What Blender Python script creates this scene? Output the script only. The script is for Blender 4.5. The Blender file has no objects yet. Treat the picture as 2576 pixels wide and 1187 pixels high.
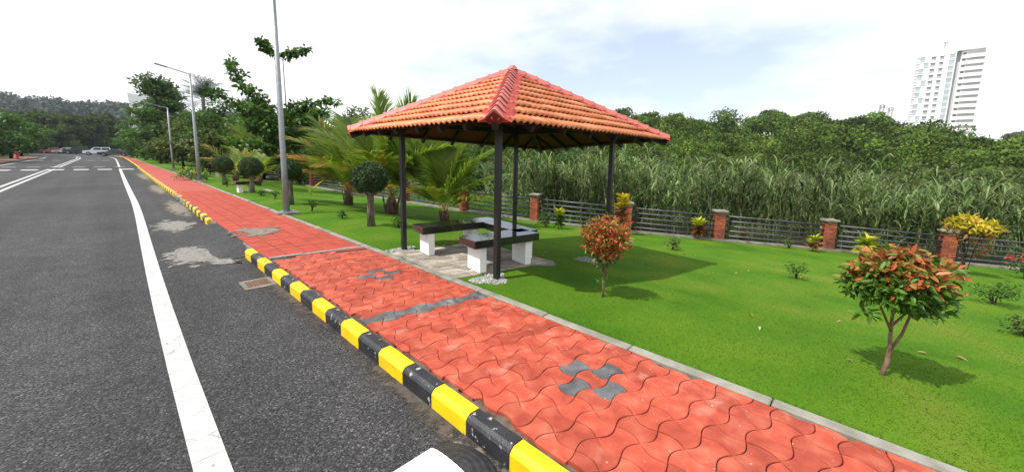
import bpy, math, random
import numpy as np
from mathutils import Matrix, Vector

sc = bpy.context.scene
COL = sc.collection
# ------------------------------------------------------------------ camera, sky, sun, exposure
EYE = 1.75
YAW, PITCH, ROLL = math.radians(46.25), math.radians(8.0), 0.02
_f0 = Vector((math.sin(YAW), math.cos(YAW), 0)); _r0 = Vector((math.cos(YAW), -math.sin(YAW), 0)); _u0 = Vector((0, 0, 1))
_fw = _f0*math.cos(PITCH) - _u0*math.sin(PITCH); _up = _u0*math.cos(PITCH) + _f0*math.sin(PITCH)
_R = _r0*math.cos(ROLL) + _up*math.sin(ROLL); _U = _up*math.cos(ROLL) - _r0*math.sin(ROLL)
cam_d = bpy.data.cameras.new('camera'); cam = bpy.data.objects.new('camera', cam_d); COL.objects.link(cam)
cam.matrix_world = Matrix(((_R.x, _U.x, -_fw.x, 0), (_R.y, _U.y, -_fw.y, 0), (_R.z, _U.z, -_fw.z, EYE), (0, 0, 0, 1)))
cam_d.sensor_fit = 'HORIZONTAL'; cam_d.sensor_width = 36; cam_d.lens = 965/2576*36
cam_d.shift_y = -0.026; cam_d.clip_start = 0.05; cam_d.clip_end = 4000
sc.camera = cam

SUN_DIR = Vector((-0.62, 0.22, 1.0)).normalized()          # towards the sun
w = bpy.data.worlds.new('World'); sc.world = w; w.use_nodes = True
nt = w.node_tree; nt.nodes.clear()
wo = nt.nodes.new('ShaderNodeOutputWorld'); bg = nt.nodes.new('ShaderNodeBackground')
sky = nt.nodes.new('ShaderNodeTexSky'); sky.sky_type = 'NISHITA'; sky.sun_disc = False
sky.sun_elevation = math.asin(SUN_DIR.z); sky.sun_rotation = math.atan2(SUN_DIR.x, SUN_DIR.y)
sky.air_density = 1.0; sky.dust_density = 1.6; sky.ozone_density = 1.0
tc = nt.nodes.new('ShaderNodeTexCoord'); mp = nt.nodes.new('ShaderNodeMapping'); mp.inputs['Scale'].default_value = (1, 1, 2.6)
mp.inputs['Location'].default_value = (3.1, 0.6, 0.0)
nz = nt.nodes.new('ShaderNodeTexNoise'); nz.inputs['Scale'].default_value = 1.15; nz.inputs['Detail'].default_value = 7; nz.inputs['Roughness'].default_value = 0.55
rp = nt.nodes.new('ShaderNodeValToRGB'); rp.color_ramp.elements[0].position = 0.32; rp.color_ramp.elements[0].color = (.30, .30, .30, 1)
rp.color_ramp.elements[1].position = 0.50; rp.color_ramp.elements[1].color = (1, 1, 1, 1)
mx = nt.nodes.new('ShaderNodeMix'); mx.data_type = 'RGBA'; mx.inputs[7].default_value = (9.6, 9.8, 10.0, 1)
gain = nt.nodes.new('ShaderNodeMix'); gain.data_type = 'RGBA'; gain.blend_type = 'MULTIPLY'; gain.inputs[0].default_value = 1; gain.inputs[7].default_value = (1.35, 1.35, 1.35, 1)
L = nt.links.new
L(tc.outputs['Generated'], mp.inputs['Vector']); L(mp.outputs['Vector'], nz.inputs['Vector']); L(nz.outputs['Fac'], rp.inputs['Fac'])
L(sky.outputs['Color'], gain.inputs[6]); L(gain.outputs[2], mx.inputs[6]); L(rp.outputs['Color'], mx.inputs[0])
L(mx.outputs[2], bg.inputs['Color']); bg.inputs['Strength'].default_value = 0.1; L(bg.outputs['Background'], wo.inputs['Surface'])
sun_d = bpy.data.lights.new('sun', 'SUN'); sun_d.energy = 4.2; sun_d.angle = math.radians(1.0); sun_d.color = (1.0, 0.955, 0.88)
sun = bpy.data.objects.new('sun', sun_d); COL.objects.link(sun); sun.rotation_euler = (-SUN_DIR).to_track_quat('-Z', 'Y').to_euler()
sun.location = (-20, 10, 40)
vs = sc.view_settings; vs.view_transform = 'Standard'; vs.look = 'None'; vs.exposure = 0.48; vs.gamma = 1.0; vs.use_curve_mapping = False
sc.cycles.max_bounces = 6; sc.cycles.transparent_max_bounces = 6; sc.cycles.use_adaptive_sampling = True
sc.cycles.caustics_reflective = False; sc.cycles.caustics_refractive = False

# ------------------------------------------------------------------ materials
def _nodes(name):
    m = bpy.data.materials.new(name); m.use_nodes = True
    n = m.node_tree.nodes; n.clear(); return m, n, m.node_tree.links.new
def ramp(n, stops):
    r = n.new('ShaderNodeValToRGB'); e = r.color_ramp.elements
    while len(e) < len(stops): e.new(0.5)
    for k, (p, c) in enumerate(stops):
        e[k].position = p; e[k].color = (c[0], c[1], c[2], 1)
    return r
def plain(name, cols, rough=.6, scale=6, detail=6, bump=0.0, bscale=60, spec=.4, metal=0, island=0.0, objrand=0.0, spots=None, stretch=(1, 1, 1), pos=(.3, .7), spots2=None, mixspots2=1.0, streak=0.0):
    """procedural surface: noise between colours, optional per-piece variation, spots (scale, threshold, colour) and fine bump"""
    m, n, l = _nodes(name)
    o = n.new('ShaderNodeOutputMaterial'); b = n.new('ShaderNodeBsdfPrincipled'); l(b.outputs[0], o.inputs[0])
    t = n.new('ShaderNodeTexCoord'); g = n.new('ShaderNodeNewGeometry'); mpn = n.new('ShaderNodeMapping'); mpn.inputs['Scale'].default_value = stretch
    l(g.outputs['Position'], mpn.inputs['Vector']); vec = mpn.outputs['Vector']
    x = n.new('ShaderNodeTexNoise'); x.inputs['Scale'].default_value = scale; x.inputs['Detail'].default_value = detail; l(vec, x.inputs['Vector'])
    k = len(cols); st = [(pos[0]+(pos[1]-pos[0])*i/max(1, k-1), c) for i, c in enumerate(cols)]
    if k == 1: st = [(0, cols[0]), (1, cols[0])]
    r = ramp(n, st); l(x.outputs['Fac'], r.inputs['Fac']); c = r.outputs['Color']
    if island or objrand:
        h = n.new('ShaderNodeHueSaturation'); l(c, h.inputs['Color'])
        mr = n.new('ShaderNodeMapRange'); a = island or objrand
        mr.inputs['To Min'].default_value = 1-a; mr.inputs['To Max'].default_value = 1+a
        if island: l(g.outputs['Random Per Island'], mr.inputs['Value'])
        else:
            oi = n.new('ShaderNodeObjectInfo'); l(oi.outputs['Random'], mr.inputs['Value'])
        l(mr.outputs[0], h.inputs['Value']); c = h.outputs['Color']
    for sp in (spots, spots2):
        if sp:
            s2 = n.new('ShaderNodeTexNoise'); s2.inputs['Scale'].default_value = sp[0]; s2.inputs['Detail'].default_value = 8; l(vec, s2.inputs['Vector'])
            rr = ramp(n, [(sp[1], (0, 0, 0)), (sp[1]+.04+(sp[3] if len(sp) > 3 else 0), (1, 1, 1))]); l(s2.outputs['Fac'], rr.inputs['Fac'])
            q = n.new('ShaderNodeMix'); q.data_type = 'RGBA'; l(c, q.inputs[6])
            if sp is spots2 and mixspots2 < 1:
                mm_ = n.new('ShaderNodeMath'); mm_.operation = 'MULTIPLY'; mm_.inputs[1].default_value = mixspots2; l(rr.outputs['Color'], mm_.inputs[0]); l(mm_.outputs[0], q.inputs[0])
            else: l(rr.outputs['Color'], q.inputs[0])
            pass
            q.inputs[7].default_value = (*sp[2], 1); c = q.outputs[2]
    if streak:
        m2 = n.new('ShaderNodeMapping'); m2.inputs['Scale'].default_value = (1.5, .045, 1); l(g.outputs['Position'], m2.inputs['Vector'])
        s3 = n.new('ShaderNodeTexNoise'); s3.inputs['Scale'].default_value = 1.0; s3.inputs['Detail'].default_value = 5; l(m2.outputs['Vector'], s3.inputs['Vector'])
        s4 = n.new('ShaderNodeTexNoise'); s4.inputs['Scale'].default_value = .35; s4.inputs['Detail'].default_value = 6; l(g.outputs['Position'], s4.inputs['Vector'])
        sm_ = n.new('ShaderNodeMath'); sm_.operation = 'ADD'; l(s3.outputs['Fac'], sm_.inputs[0]); l(s4.outputs['Fac'], sm_.inputs[1])
        r5 = n.new('ShaderNodeMapRange'); r5.inputs['From Min'].default_value = .75; r5.inputs['From Max'].default_value = 1.25; r5.inputs['To Min'].default_value = 1-streak; r5.inputs['To Max'].default_value = 1+streak; l(sm_.outputs[0], r5.inputs['Value'])
        h5 = n.new('ShaderNodeHueSaturation'); l(c, h5.inputs['Color']); l(r5.outputs[0], h5.inputs['Value']); c = h5.outputs['Color']
    l(c, b.inputs['Base Color']); b.inputs['Roughness'].default_value = rough; b.inputs['Specular IOR Level'].default_value = spec; b.inputs['Metallic'].default_value = metal
    if bump:
        y = n.new('ShaderNodeTexNoise'); y.inputs['Scale'].default_value = bscale; y.inputs['Detail'].default_value = 4; l(vec, y.inputs['Vector'])
        bp = n.new('ShaderNodeBump'); bp.inputs['Strength'].default_value = bump; bp.inputs['Distance'].default_value = .01; l(y.outputs['Fac'], bp.inputs['Height']); l(bp.outputs[0], b.inputs['Normal'])
    return m
def leafy(name, cols, trans=.3, rough=.5, spec=.35, clump=.5, cl_amt=.35):
    """leaf material: colour per leaf, slow change from clump to clump, light through the blade"""
    m, n, l = _nodes(name)
    o = n.new('ShaderNodeOutputMaterial'); b = n.new('ShaderNodeBsdfPrincipled'); tr = n.new('ShaderNodeBsdfTranslucent'); ms = n.new('ShaderNodeMixShader')
    g = n.new('ShaderNodeNewGeometry'); k = len(cols)
    r = ramp(n, [(i/max(1, k-1), c) for i, c in enumerate(cols)]); l(g.outputs['Random Per Island'], r.inputs['Fac'])
    x = n.new('ShaderNodeTexNoise'); x.inputs['Scale'].default_value = clump; x.inputs['Detail'].default_value = 3; l(g.outputs['Position'], x.inputs['Vector'])
    mr = n.new('ShaderNodeMapRange'); mr.inputs['From Min'].default_value = .3; mr.inputs['From Max'].default_value = .7
    mr.inputs['To Min'].default_value = 1-cl_amt; mr.inputs['To Max'].default_value = 1+cl_amt; l(x.outputs['Fac'], mr.inputs['Value'])
    h = n.new('ShaderNodeHueSaturation'); l(r.outputs['Color'], h.inputs['Color']); l(mr.outputs[0], h.inputs['Value'])
    l(h.outputs['Color'], b.inputs['Base Color']); l(h.outputs['Color'], tr.inputs['Color'])
    b.inputs['Roughness'].default_value = rough; b.inputs['Specular IOR Level'].default_value = spec; ms.inputs[0].default_value = trans
    l(b.outputs[0], ms.inputs[1]); l(tr.outputs[0], ms.inputs[2]); l(ms.outputs[0], o.inputs[0])
    return m
M = {}
M['asphalt'] = plain('asphalt', [(.026, .026, .028), (.039, .038, .040)], .82, 3, 6, 0, 95, .3, spots2=(.45, .55, (.046, .044, .045), .3), mixspots2=.5, streak=.34)
def add_stones(m, scale=95):
    """aggregate: each small stone has its own grey and stands a little proud"""
    n = m.node_tree.nodes; l = m.node_tree.links.new; b = [q for q in n if q.type == 'BSDF_PRINCIPLED'][0]; old = b.inputs['Base Color'].links[0].from_socket
    g = n.new('ShaderNodeNewGeometry'); v = n.new('ShaderNodeTexVoronoi'); v.inputs['Scale'].default_value = scale; l(g.outputs['Position'], v.inputs['Vector'])
    sp = n.new('ShaderNodeSeparateColor'); l(v.outputs['Color'], sp.inputs[0])
    r = ramp(n, [(0, (.30, .30, .31)), (.45, (.75, .75, .75)), (.78, (1.35, 1.34, 1.32)), (.94, (1.9, 1.9, 1.86)), (1, (3.4, 3.4, 3.3))]); l(sp.outputs[0], r.inputs['Fac'])
    x = n.new('ShaderNodeMix'); x.data_type = 'RGBA'; x.blend_type = 'MULTIPLY'; x.inputs[0].default_value = 1; l(old, x.inputs[6]); l(r.outputs['Color'], x.inputs[7]); l(x.outputs[2], b.inputs['Base Color'])
    bp = n.new('ShaderNodeBump'); bp.invert = True; bp.inputs['Strength'].default_value = .55; bp.inputs['Distance'].default_value = .006; l(v.outputs['Distance'], bp.inputs['Height']); l(bp.outputs[0], b.inputs['Normal'])
add_stones(M['asphalt'])
M['line'] = plain('road_line_paint', [(.34, .34, .335), (.44, .44, .435)], .75, 6, 8, .3, 60, spots=(26, .66, (.17, .17, .165), .05))
def add_cracks(m, scale=3.4, width=.010):
    n = m.node_tree.nodes; l = m.node_tree.links.new; b = [q for q in n if q.type == 'BSDF_PRINCIPLED'][0]; old = b.inputs['Base Color'].links[0].from_socket
    g = n.new('ShaderNodeNewGeometry'); mp_ = n.new('ShaderNodeMapping'); mp_.inputs['Scale'].default_value = (.6, 1.5, 1); l(g.outputs['Position'], mp_.inputs['Vector'])
    nz_ = n.new('ShaderNodeTexNoise'); nz_.inputs['Scale'].default_value = 7; l(g.outputs['Position'], nz_.inputs['Vector']); ad = n.new('ShaderNodeMix'); ad.data_type = 'VECTOR'; ad.inputs[0].default_value = .12; l(mp_.outputs[0], ad.inputs[4]); l(nz_.outputs['Color'], ad.inputs[5])
    v = n.new('ShaderNodeTexVoronoi'); v.feature = 'DISTANCE_TO_EDGE'; v.inputs['Scale'].default_value = scale; l(ad.outputs[1], v.inputs['Vector'])
    r = ramp(n, [(0, (1, 1, 1)), (width, (0, 0, 0))]); l(v.outputs['Distance'], r.inputs['Fac'])
    x = n.new('ShaderNodeMix'); x.data_type = 'RGBA'; l(r.outputs['Color'], x.inputs[0]); l(old, x.inputs[6]); x.inputs[7].default_value = (.16, .16, .155, 1); l(x.outputs[2], b.inputs['Base Color'])
add_cracks(M['line'])
M['ground'] = plain('ground_soil', [(.03, .05, .012), (.05, .075, .018), (.09, .075, .04)], .95, .5, 8, .4, 20, .2)
M['lawn'] = plain('lawn_turf', [(.036, .098, .005), (.050, .125, .006), (.070, .142, .008), (.105, .145, .016)], .95, .9, 8, .25, 60, .1)
M['grass'] = leafy('lawn_blades', [(.056, .138, .006), (.070, .16, .008), (.088, .175, .010), (.115, .175, .018)], .55, .8, .05, .6, .3)
M['wildgrass'] = leafy('wild_grass', [(.07, .17, .015), (.10, .22, .02), (.15, .25, .04)], .35, .6, .2, .6, .3)
M['concrete'] = plain('concrete', [(.13, .125, .11), (.20, .19, .175), (.27, .26, .24)], .9, 5, 8, .4, 40, .2)
M['edging'] = plain('edging_concrete', [(.16, .155, .13), (.27, .26, .225)], .9, 6, 8, .5, 60, .2, spots=(2.6, .52, (.10, .10, .06), .15))
M['sand'] = plain('sandy_concrete', [(.12, .11, .095), (.22, .205, .18)], .95, 7, 8, .5, 80, .15)
M['bed'] = plain('paver_bed', [(.05, .025, .02), (.16, .13, .10)], .95, 12, 6, .6, 80, .1)
def paver_mat(name, cols, grey=False):
    m = plain(name, cols, .75, 9, 8, 0, 60, .3, objrand=.20, spots=(5.5, .60, (.40, .16, .12) if not grey else (.24, .24, .24), .12), spots2=(38, .70, (.45, .33, .29)))
    n = m.node_tree.nodes; l = m.node_tree.links.new; b = [q for q in n if q.type == 'BSDF_PRINCIPLED'][0]
    t = n.new('ShaderNodeTexCoord'); wv = n.new('ShaderNodeTexWave'); wv.inputs['Scale'].default_value = 26; wv.inputs['Distortion'].default_value = 1.2
    l(t.outputs['Object'], wv.inputs['Vector']); nn = n.new('ShaderNodeTexNoise'); nn.inputs['Scale'].default_value = 90; l(t.outputs['Object'], nn.inputs['Vector'])
    ad = n.new('ShaderNodeMath'); ad.operation = 'ADD'; l(wv.outputs['Fac'], ad.inputs[0]); l(nn.outputs['Fac'], ad.inputs[1])
    bp = n.new('ShaderNodeBump'); bp.inputs['Strength'].default_value = .35; bp.inputs['Distance'].default_value = .004; l(ad.outputs[0], bp.inputs['Height']); l(bp.outputs[0], b.inputs['Normal'])
    return m
M['paver'] = paver_mat('red_paver', [(.27, .038, .020), (.35, .060, .032), (.42, .10, .058)])
M['paver_grey'] = paver_mat('grey_paver', [(.055, .055, .058), (.13, .13, .135)], True)
M['tile'] = plain('red_path_tile', [(.27, .040, .025), (.34, .058, .035)], .8, 6, 8, .3, 90, .25, objrand=.08, spots=(3.1, .62, (.42, .15, .11), .15))
M['redsheet'] = plain('red_path_far', [(.28, .056, .040), (.34, .080, .058)], .85, 3, 8, .3, 40, .25)
M['kerb_y'] = plain('kerb_yellow', [(.70, .42, .002), (.78, .52, .004)], .55, 8, 6, .35, 70, .4, spots=(16, .68, (.30, .19, .06)), spots2=(4.5, .52, (.42, .27, .03), .25), mixspots2=.55, objrand=.06)
M['kerb_k'] = plain('kerb_black', [(.012, .012, .016), (.028, .028, .032)], .5, 8, 6, .4, 70, .45, spots=(15, .63, (.34, .34, .33)))
M['rubber'] = plain('black_rubber', [(.012, .012, .013), (.03, .03, .032)], .6, 20, 4, .4, 90, .4)
M['white'] = plain('white_paint', [(.72, .72, .70), (.82, .82, .81)], .6, 4, 6, .15, 50, .35, spots=(7, .72, (.5, .48, .44)))
M['granite'] = plain('black_granite', [(.012, .012, .013), (.022, .021, .021), (.04, .036, .034)], .06, 60, 4, 0, 40, .55)
M['black_steel'] = plain('black_steel', [(.008, .008, .010), (.016, .015, .017)], .38, 8, 5, .1, 60, .5)
M['rafter'] = plain('dark_rafter', [(.010, .008, .008), (.022, .016, .015)], .6, 8, 5, .2, 60, .3)
M['rooftile'] = plain('clay_roof_tile', [(.44, .115, .042), (.55, .175, .068), (.62, .26, .12)], .5, 3.2, 8, .25, 70, .35, objrand=.16, spots=(6, .66, (.34, .075, .035), .12))
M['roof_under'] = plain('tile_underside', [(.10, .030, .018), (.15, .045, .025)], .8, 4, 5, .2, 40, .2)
M['ridge'] = plain('ridge_tile_paint', [(.38, .085, .065), (.46, .125, .10)], .5, 5, 6, .2, 60, .4, objrand=.08)
M['mortar_red'] = plain('red_mortar', [(.26, .025, .022), (.36, .04, .03)], .7, 7, 6, .3, 50, .3)
M['stone'] = plain('sandstone_strip', [(.22, .185, .15), (.30, .26, .215), (.36, .33, .29)], .9, 7, 8, .6, 30, .2, objrand=.3)
M['gravel'] = plain('white_gravel', [(.22, .22, .215), (.36, .36, .35)], .9, 12, 4, .2, 60, .2, island=.45)
M['galv'] = plain('galvanised_steel', [(.20, .22, .235), (.29, .31, .325)], .5, 14, 5, .15, 90, .5, .35, spots=(9, .66, (.36, .37, .38), .1))
M['brick'] = plain('red_brick', [(.24, .062, .030), (.36, .10, .05)], .9, 14, 6, .5, 60, .2, objrand=.25, spots=(2.6, .57, (.05, .038, .034), .12))
M['brick_mortar'] = plain('mortar', [(.12, .09, .075), (.27, .23, .20)], .95, 9, 6, .4, 60, .2)
M['rail'] = plain('fence_rail', [(.05, .055, .065), (.09, .095, .11)], .42, 12, 5, .1, 60, .5, .3)
M['rust'] = plain('rusty_grate', [(.09, .045, .03), (.17, .09, .06)], .85, 20, 6, .3, 60, .3)
M['bark'] = plain('grey_bark', [(.07, .055, .042), (.15, .125, .10), (.24, .21, .18)], .9, 9, 8, .6, 40, .2, stretch=(1, 1, .3))
M['bark_dark'] = plain('dark_bark', [(.022, .016, .012), (.06, .045, .034)], .95, 9, 8, .6, 40, .2)
M['bark_red'] = plain('reddish_bark', [(.14, .075, .05), (.26, .16, .12)], .85, 16, 6, .4, 60, .25)
M['palmbase'] = plain('palm_fibre', [(.035, .022, .015), (.11, .07, .045), (.17, .12, .08)], .95, 14, 8, .7, 50, .15, stretch=(1, 1, .25))
M['petiole'] = plain('palm_midrib', [(.20, .20, .035), (.34, .24, .05), (.40, .22, .06)], .6, 2, 3, 0, 60, .3)
M['leaf_dark'] = leafy('leaf_dark', [(.032, .076, .013), (.056, .122, .021), (.10, .175, .036)], .4, .5, .22, .7, .4)
M['leaf_mid'] = leafy('leaf_mid', [(.032, .080, .011), (.055, .128, .017), (.105, .19, .028)], .38, .5, .22, .6, .4)
M['leaf_bright'] = leafy('leaf_bright', [(.040, .105, .010), (.065, .16, .014), (.11, .20, .022)], .32, .45, .4, .6, .35)
M['leaf_olive'] = leafy('leaf_olive', [(.048, .084, .018), (.085, .128, .028), (.14, .175, .045)], .35, .55, .2, .6, .4)
M['leaf_pale'] = leafy('leaf_pale', [(.085, .105, .065), (.12, .15, .08), (.17, .19, .11)], .25, .5, .35, .6, .3)
M['leaf_hill'] = leafy('leaf_hill', [(.030, .064, .009), (.058, .104, .014), (.125, .172, .030)], .15, .75, .08, .12, .75)
M['leaf_hill_haze'] = leafy('leaf_hill_far_hazed', [(.035, .055, .045), (.045, .070, .050), (.06, .09, .06)], .2, .6, .2, .02, .3)  # distance haze painted into the leaf colour as a bluish tint
M['leaf_bamboo'] = leafy('leaf_bamboo', [(.030, .058, .014), (.055, .092, .022), (.10, .145, .036)], .3, .6, .12, .15, .4)
M['leaf_topiary'] = leafy('leaf_topiary', [(.010, .030, .007), (.024, .062, .012), (.07, .14, .03)], .2, .4, .32, 3, .25)
M['leaf_red'] = leafy('leaf_red', [(.42, .06, .025), (.46, .14, .04), (.20, .22, .035), (.45, .10, .04), (.34, .27, .05), (.40, .04, .03)], .32, .4, .4, 4, .3)
M['leaf_scarlet'] = leafy('leaf_scarlet', [(.40, .035, .02), (.46, .10, .03), (.44, .17, .045), (.22, .22, .035)], .35, .4, .4, 4, .25)
M['leaf_crimson'] = leafy('leaf_crimson', [(.42, .012, .018), (.50, .03, .03)], .3, .4, .4, 4, .2)
M['leaf_yellow'] = leafy('leaf_yellow', [(.42, .30, .012), (.52, .42, .02), (.34, .33, .02)], .35, .45, .4, 3, .25)
M['leaf_lime'] = leafy('leaf_lime', [(.22, .34, .015), (.38, .42, .02), (.48, .44, .03)], .35, .45, .4, 3, .25)
M['leaf_bronze'] = leafy('leaf_bronze', [(.16, .06, .025), (.30, .12, .035), (.36, .20, .05)], .3, .45, .4, 3, .3)
M['leaf_orange'] = leafy('leaf_orange', [(.34, .15, .015), (.42, .22, .02), (.30, .17, .03)], .3, .5, .3, 2, .3)
M['frond'] = leafy('palm_frond', [(.11, .20, .014), (.18, .28, .020), (.30, .38, .045)], .6, .42, .4, 1.5, .3)
M['frond_dark'] = leafy('palm_frond_dark', [(.020, .044, .018), (.036, .068, .026), (.060, .10, .038)], .2, .42, .4, 1.5, .3)
M['reed'] = leafy('reed_leaf', [(.040, .075, .016), (.078, .135, .030), (.135, .195, .058), (.21, .26, .11)], .32, .55, .22, .5, .5)
M['reed_stalk'] = plain('reed_stalk', [(.16, .17, .075), (.30, .28, .15)], .7, 2, 3, 0, 60, .2)
M['glass'] = plain('dark_glass', [(.02, .025, .03)], .08, 5, 2, 0, 40, .6)
M['glass_blue'] = plain('bluish_glass', [(.30, .36, .39), (.38, .44, .47)], .15, .3, 2, 0, 40, .6)
M['glass_grey'] = plain('grey_glass', [(.16, .17, .18)], .2, 5, 2, 0, 40, .5)
M['bwhite'] = plain('building_white', [(.74, .74, .74), (.80, .80, .80)], .7, .1, 3, 0, 40, .3)
M['bshade'] = plain('building_shade_grey', [(.46, .46, .47), (.54, .54, .55)], .8, .2, 3, 0, 40, .2)  # greyed building white: shade of recesses and openings put into the colour
M['mast'] = plain('mast_paint', [(.30, .20, .22), (.42, .36, .38)], .6, .3, 3, 0, 40, .3)
M['car_white'] = plain('car_white', [(.75, .76, .77)], .2, 5, 2, 0, 40, .6)
M['car_grey'] = plain('car_dark_grey', [(.05, .052, .055)], .2, 5, 2, 0, 40, .6)
M['car_black'] = plain('car_black', [(.012, .012, .014)], .2, 5, 2, 0, 40, .6)
M['car_silver'] = plain('car_silver', [(.38, .39, .41)], .25, 5, 2, 0, 40, .6)
M['car_red'] = plain('car_red', [(.22, .02, .02)], .25, 5, 2, 0, 40, .6)
M['tyre'] = plain('tyre', [(.012, .012, .012)], .8, 5, 2, 0, 40, .3)
M['rim'] = plain('wheel_rim', [(.35, .36, .37)], .35, 5, 2, 0, 40, .5, .7)
M['lamp_red'] = plain('tail_light', [(.35, .01, .01)], .3, 5, 2, 0, 40, .5)
M['lamp_clear'] = plain('lamp_lens', [(.6, .6, .58)], .2, 5, 2, 0, 40, .5)
M['red_post'] = plain('red_post_paint', [(.26, .03, .02), (.34, .05, .03)], .5, 6, 5, .2, 40, .4)
M['litter'] = leafy('fallen_leaf', [(.30, .24, .08), (.20, .12, .05), (.42, .38, .20), (.09, .06, .04)], .2, .6, .3, 3, .2)
M['brown_walk'] = plain('leaf_strewn_walk', [(.13, .055, .035), (.22, .10, .065), (.24, .17, .12)], .95, 2.5, 8, .5, 30, .2)

# ------------------------------------------------------------------ mesh helpers
class MB:
    def __init__(s): s.v = []; s.f = []; s.m = []
    def add(s, vs_, fs, mi=0):
        b = len(s.v); s.v += [tuple(q) for q in vs_]; s.f += [tuple(i+b for i in f) for f in fs]; s.m += [mi]*len(fs); return s
    def box(s, c, d, rot=None, mi=0, bev=0.0):
        x, y, z = d[0]/2, d[1]/2, d[2]/2
        if bev:
            b = min(bev, x*.9, y*.9, z*.9); V = []
            for sz, e in ((-z, b), (-z+b, 0), (z-b, 0), (z, b)):
                X, Y = x-e, y-e
                V += [(-X+ (b if e == 0 else 0), -Y, sz), (X-(b if e == 0 else 0), -Y, sz), (X, -Y+(b if e == 0 else 0), sz), (X, Y-(b if e == 0 else 0), sz),
                      (X-(b if e == 0 else 0), Y, sz), (-X+(b if e == 0 else 0), Y, sz), (-X, Y-(b if e == 0 else 0), sz), (-X, -Y+(b if e == 0 else 0), sz)] if e == 0 else \
                     [(-X, -Y, sz), (X, -Y, sz), (X, -Y, sz), (X, Y, sz), (X, Y, sz), (-X, Y, sz), (-X, Y, sz), (-X, -Y, sz)]
            F = []
            for r in range(3):
                for k in range(8): a = r*8+k; q = r*8+(k+1) % 8; F.append((a, q, q+8, a+8))
            F += [(0, 6, 4, 2), (24, 26, 28, 30)]
        else:
            V = [(-x, -y, -z), (x, -y, -z), (x, y, -z), (-x, y, -z), (-x, -y, z), (x, -y, z), (x, y, z), (-x, y, z)]
            F = [(0, 3, 2, 1), (4, 5, 6, 7), (0, 1, 5, 4), (1, 2, 6, 5), (2, 3, 7, 6), (3, 0, 4, 7)]
        R_ = rot if rot is not None else Matrix.Identity(3)
        return s.add([tuple(R_ @ Vector(q) + Vector(c)) for q in V], F, mi)
    def tube(s, pts, rad, n=8, mi=0, cap=True):
        pts = [Vector(p) for p in pts]; rad = rad if hasattr(rad, '__len__') else [rad]*len(pts); V = []; F = []
        for i, p in enumerate(pts):
            t = (pts[min(i+1, len(pts)-1)] - pts[max(i-1, 0)]).normalized()
            a = Vector((1, 0, 0)) if abs(t.x) < .8 else Vector((0, 1, 0)); u = t.cross(a).normalized(); q = t.cross(u)
            for k in range(n): an = 2*math.pi*k/n; V.append(p + (u*math.cos(an)+q*math.sin(an))*rad[i])
        for i in range(len(pts)-1):
            for k in range(n): F.append((i*n+k, i*n+(k+1) % n, (i+1)*n+(k+1) % n, (i+1)*n+k))
        if cap: F += [tuple(range(n-1, -1, -1)), tuple((len(pts)-1)*n+k for k in range(n))]
        return s.add(V, F, mi)
    def prism(s, out, z0, z1, mi=0, inset=0.0):
        n = len(out); c = (sum(p[0] for p in out)/n, sum(p[1] for p in out)/n)
        def sh(p, d):
            dx, dy = c[0]-p[0], c[1]-p[1]; r = math.hypot(dx, dy) or 1; return (p[0]+dx/r*d, p[1]+dy/r*d)
        if inset:
            V = [(*p, z0) for p in out]+[(*p, z1-inset) for p in out]+[(*sh(p, inset), z1) for p in out]; k = 3
        else: V = [(*p, z0) for p in out]+[(*p, z1) for p in out]; k = 2
        F = [((r*n+i), r*n+(i+1) % n, (r+1)*n+(i+1) % n, (r+1)*n+i) for r in range(k-1) for i in range(n)]
        F.append(tuple((k-1)*n+i for i in range(n)))
        return s.add(V, F, mi)
    def mesh(s, name, mats, smooth=False):
        me = bpy.data.meshes.new(name); me.from_pydata(s.v, [], s.f); ms = mats if isinstance(mats, (list, tuple)) else [mats]
        for q in ms: me.materials.append(q)
        if len(ms) > 1: me.polygons.foreach_set('material_index', s.m)
        if smooth: me.polygons.foreach_set('use_smooth', [True]*len(me.polygons))
        me.update(); return me
    def build(s, name, mats, parent=None, loc=(0, 0, 0), smooth=False):
        return link(name, s.mesh(name, mats, smooth), parent, loc)
def link(name, me, parent=None, loc=(0, 0, 0), mat4=None):
    o = bpy.data.objects.new(name, me); COL.objects.link(o); o.parent = parent
    if mat4 is not None: o.matrix_local = mat4
    else: o.location = loc
    return o
def tag(o, label=None, cat=None, group=None, kind=None):
    for k, v in (('label', label), ('category', cat), ('group', group), ('kind', kind)):
        if v: o[k] = v
    return o
def thing(name, label, cat, loc=(0, 0, 0), rz=0, group=None):
    o = bpy.data.objects.new(name, None); COL.objects.link(o); o.location = loc; o.rotation_euler = (0, 0, rz); o.empty_display_size = .2
    return tag(o, label, cat, group)
def npmesh(name, V, F, mats, midx=None, smooth=False):
    V = np.asarray(V, np.float32); F = np.asarray(F, np.int32); k = F.shape[1]; me = bpy.data.meshes.new(name)
    me.vertices.add(len(V)); me.vertices.foreach_set('co', V.ravel()); me.loops.add(F.size); me.loops.foreach_set('vertex_index', F.ravel())
    me.polygons.add(len(F)); me.polygons.foreach_set('loop_start', np.arange(0, F.size, k, dtype=np.int32)); me.polygons.foreach_set('loop_total', np.full(len(F), k, np.int32))
    for q in (mats if isinstance(mats, (list, tuple)) else [mats]): me.materials.append(q)
    if midx is not None: me.polygons.foreach_set('material_index', np.asarray(midx, np.int32))
    if smooth: me.polygons.foreach_set('use_smooth', np.ones(len(F), bool))
    me.update(calc_edges=True); return me
def unit(a): return a/np.maximum(np.linalg.norm(a, axis=1, keepdims=True), 1e-9)
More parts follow.
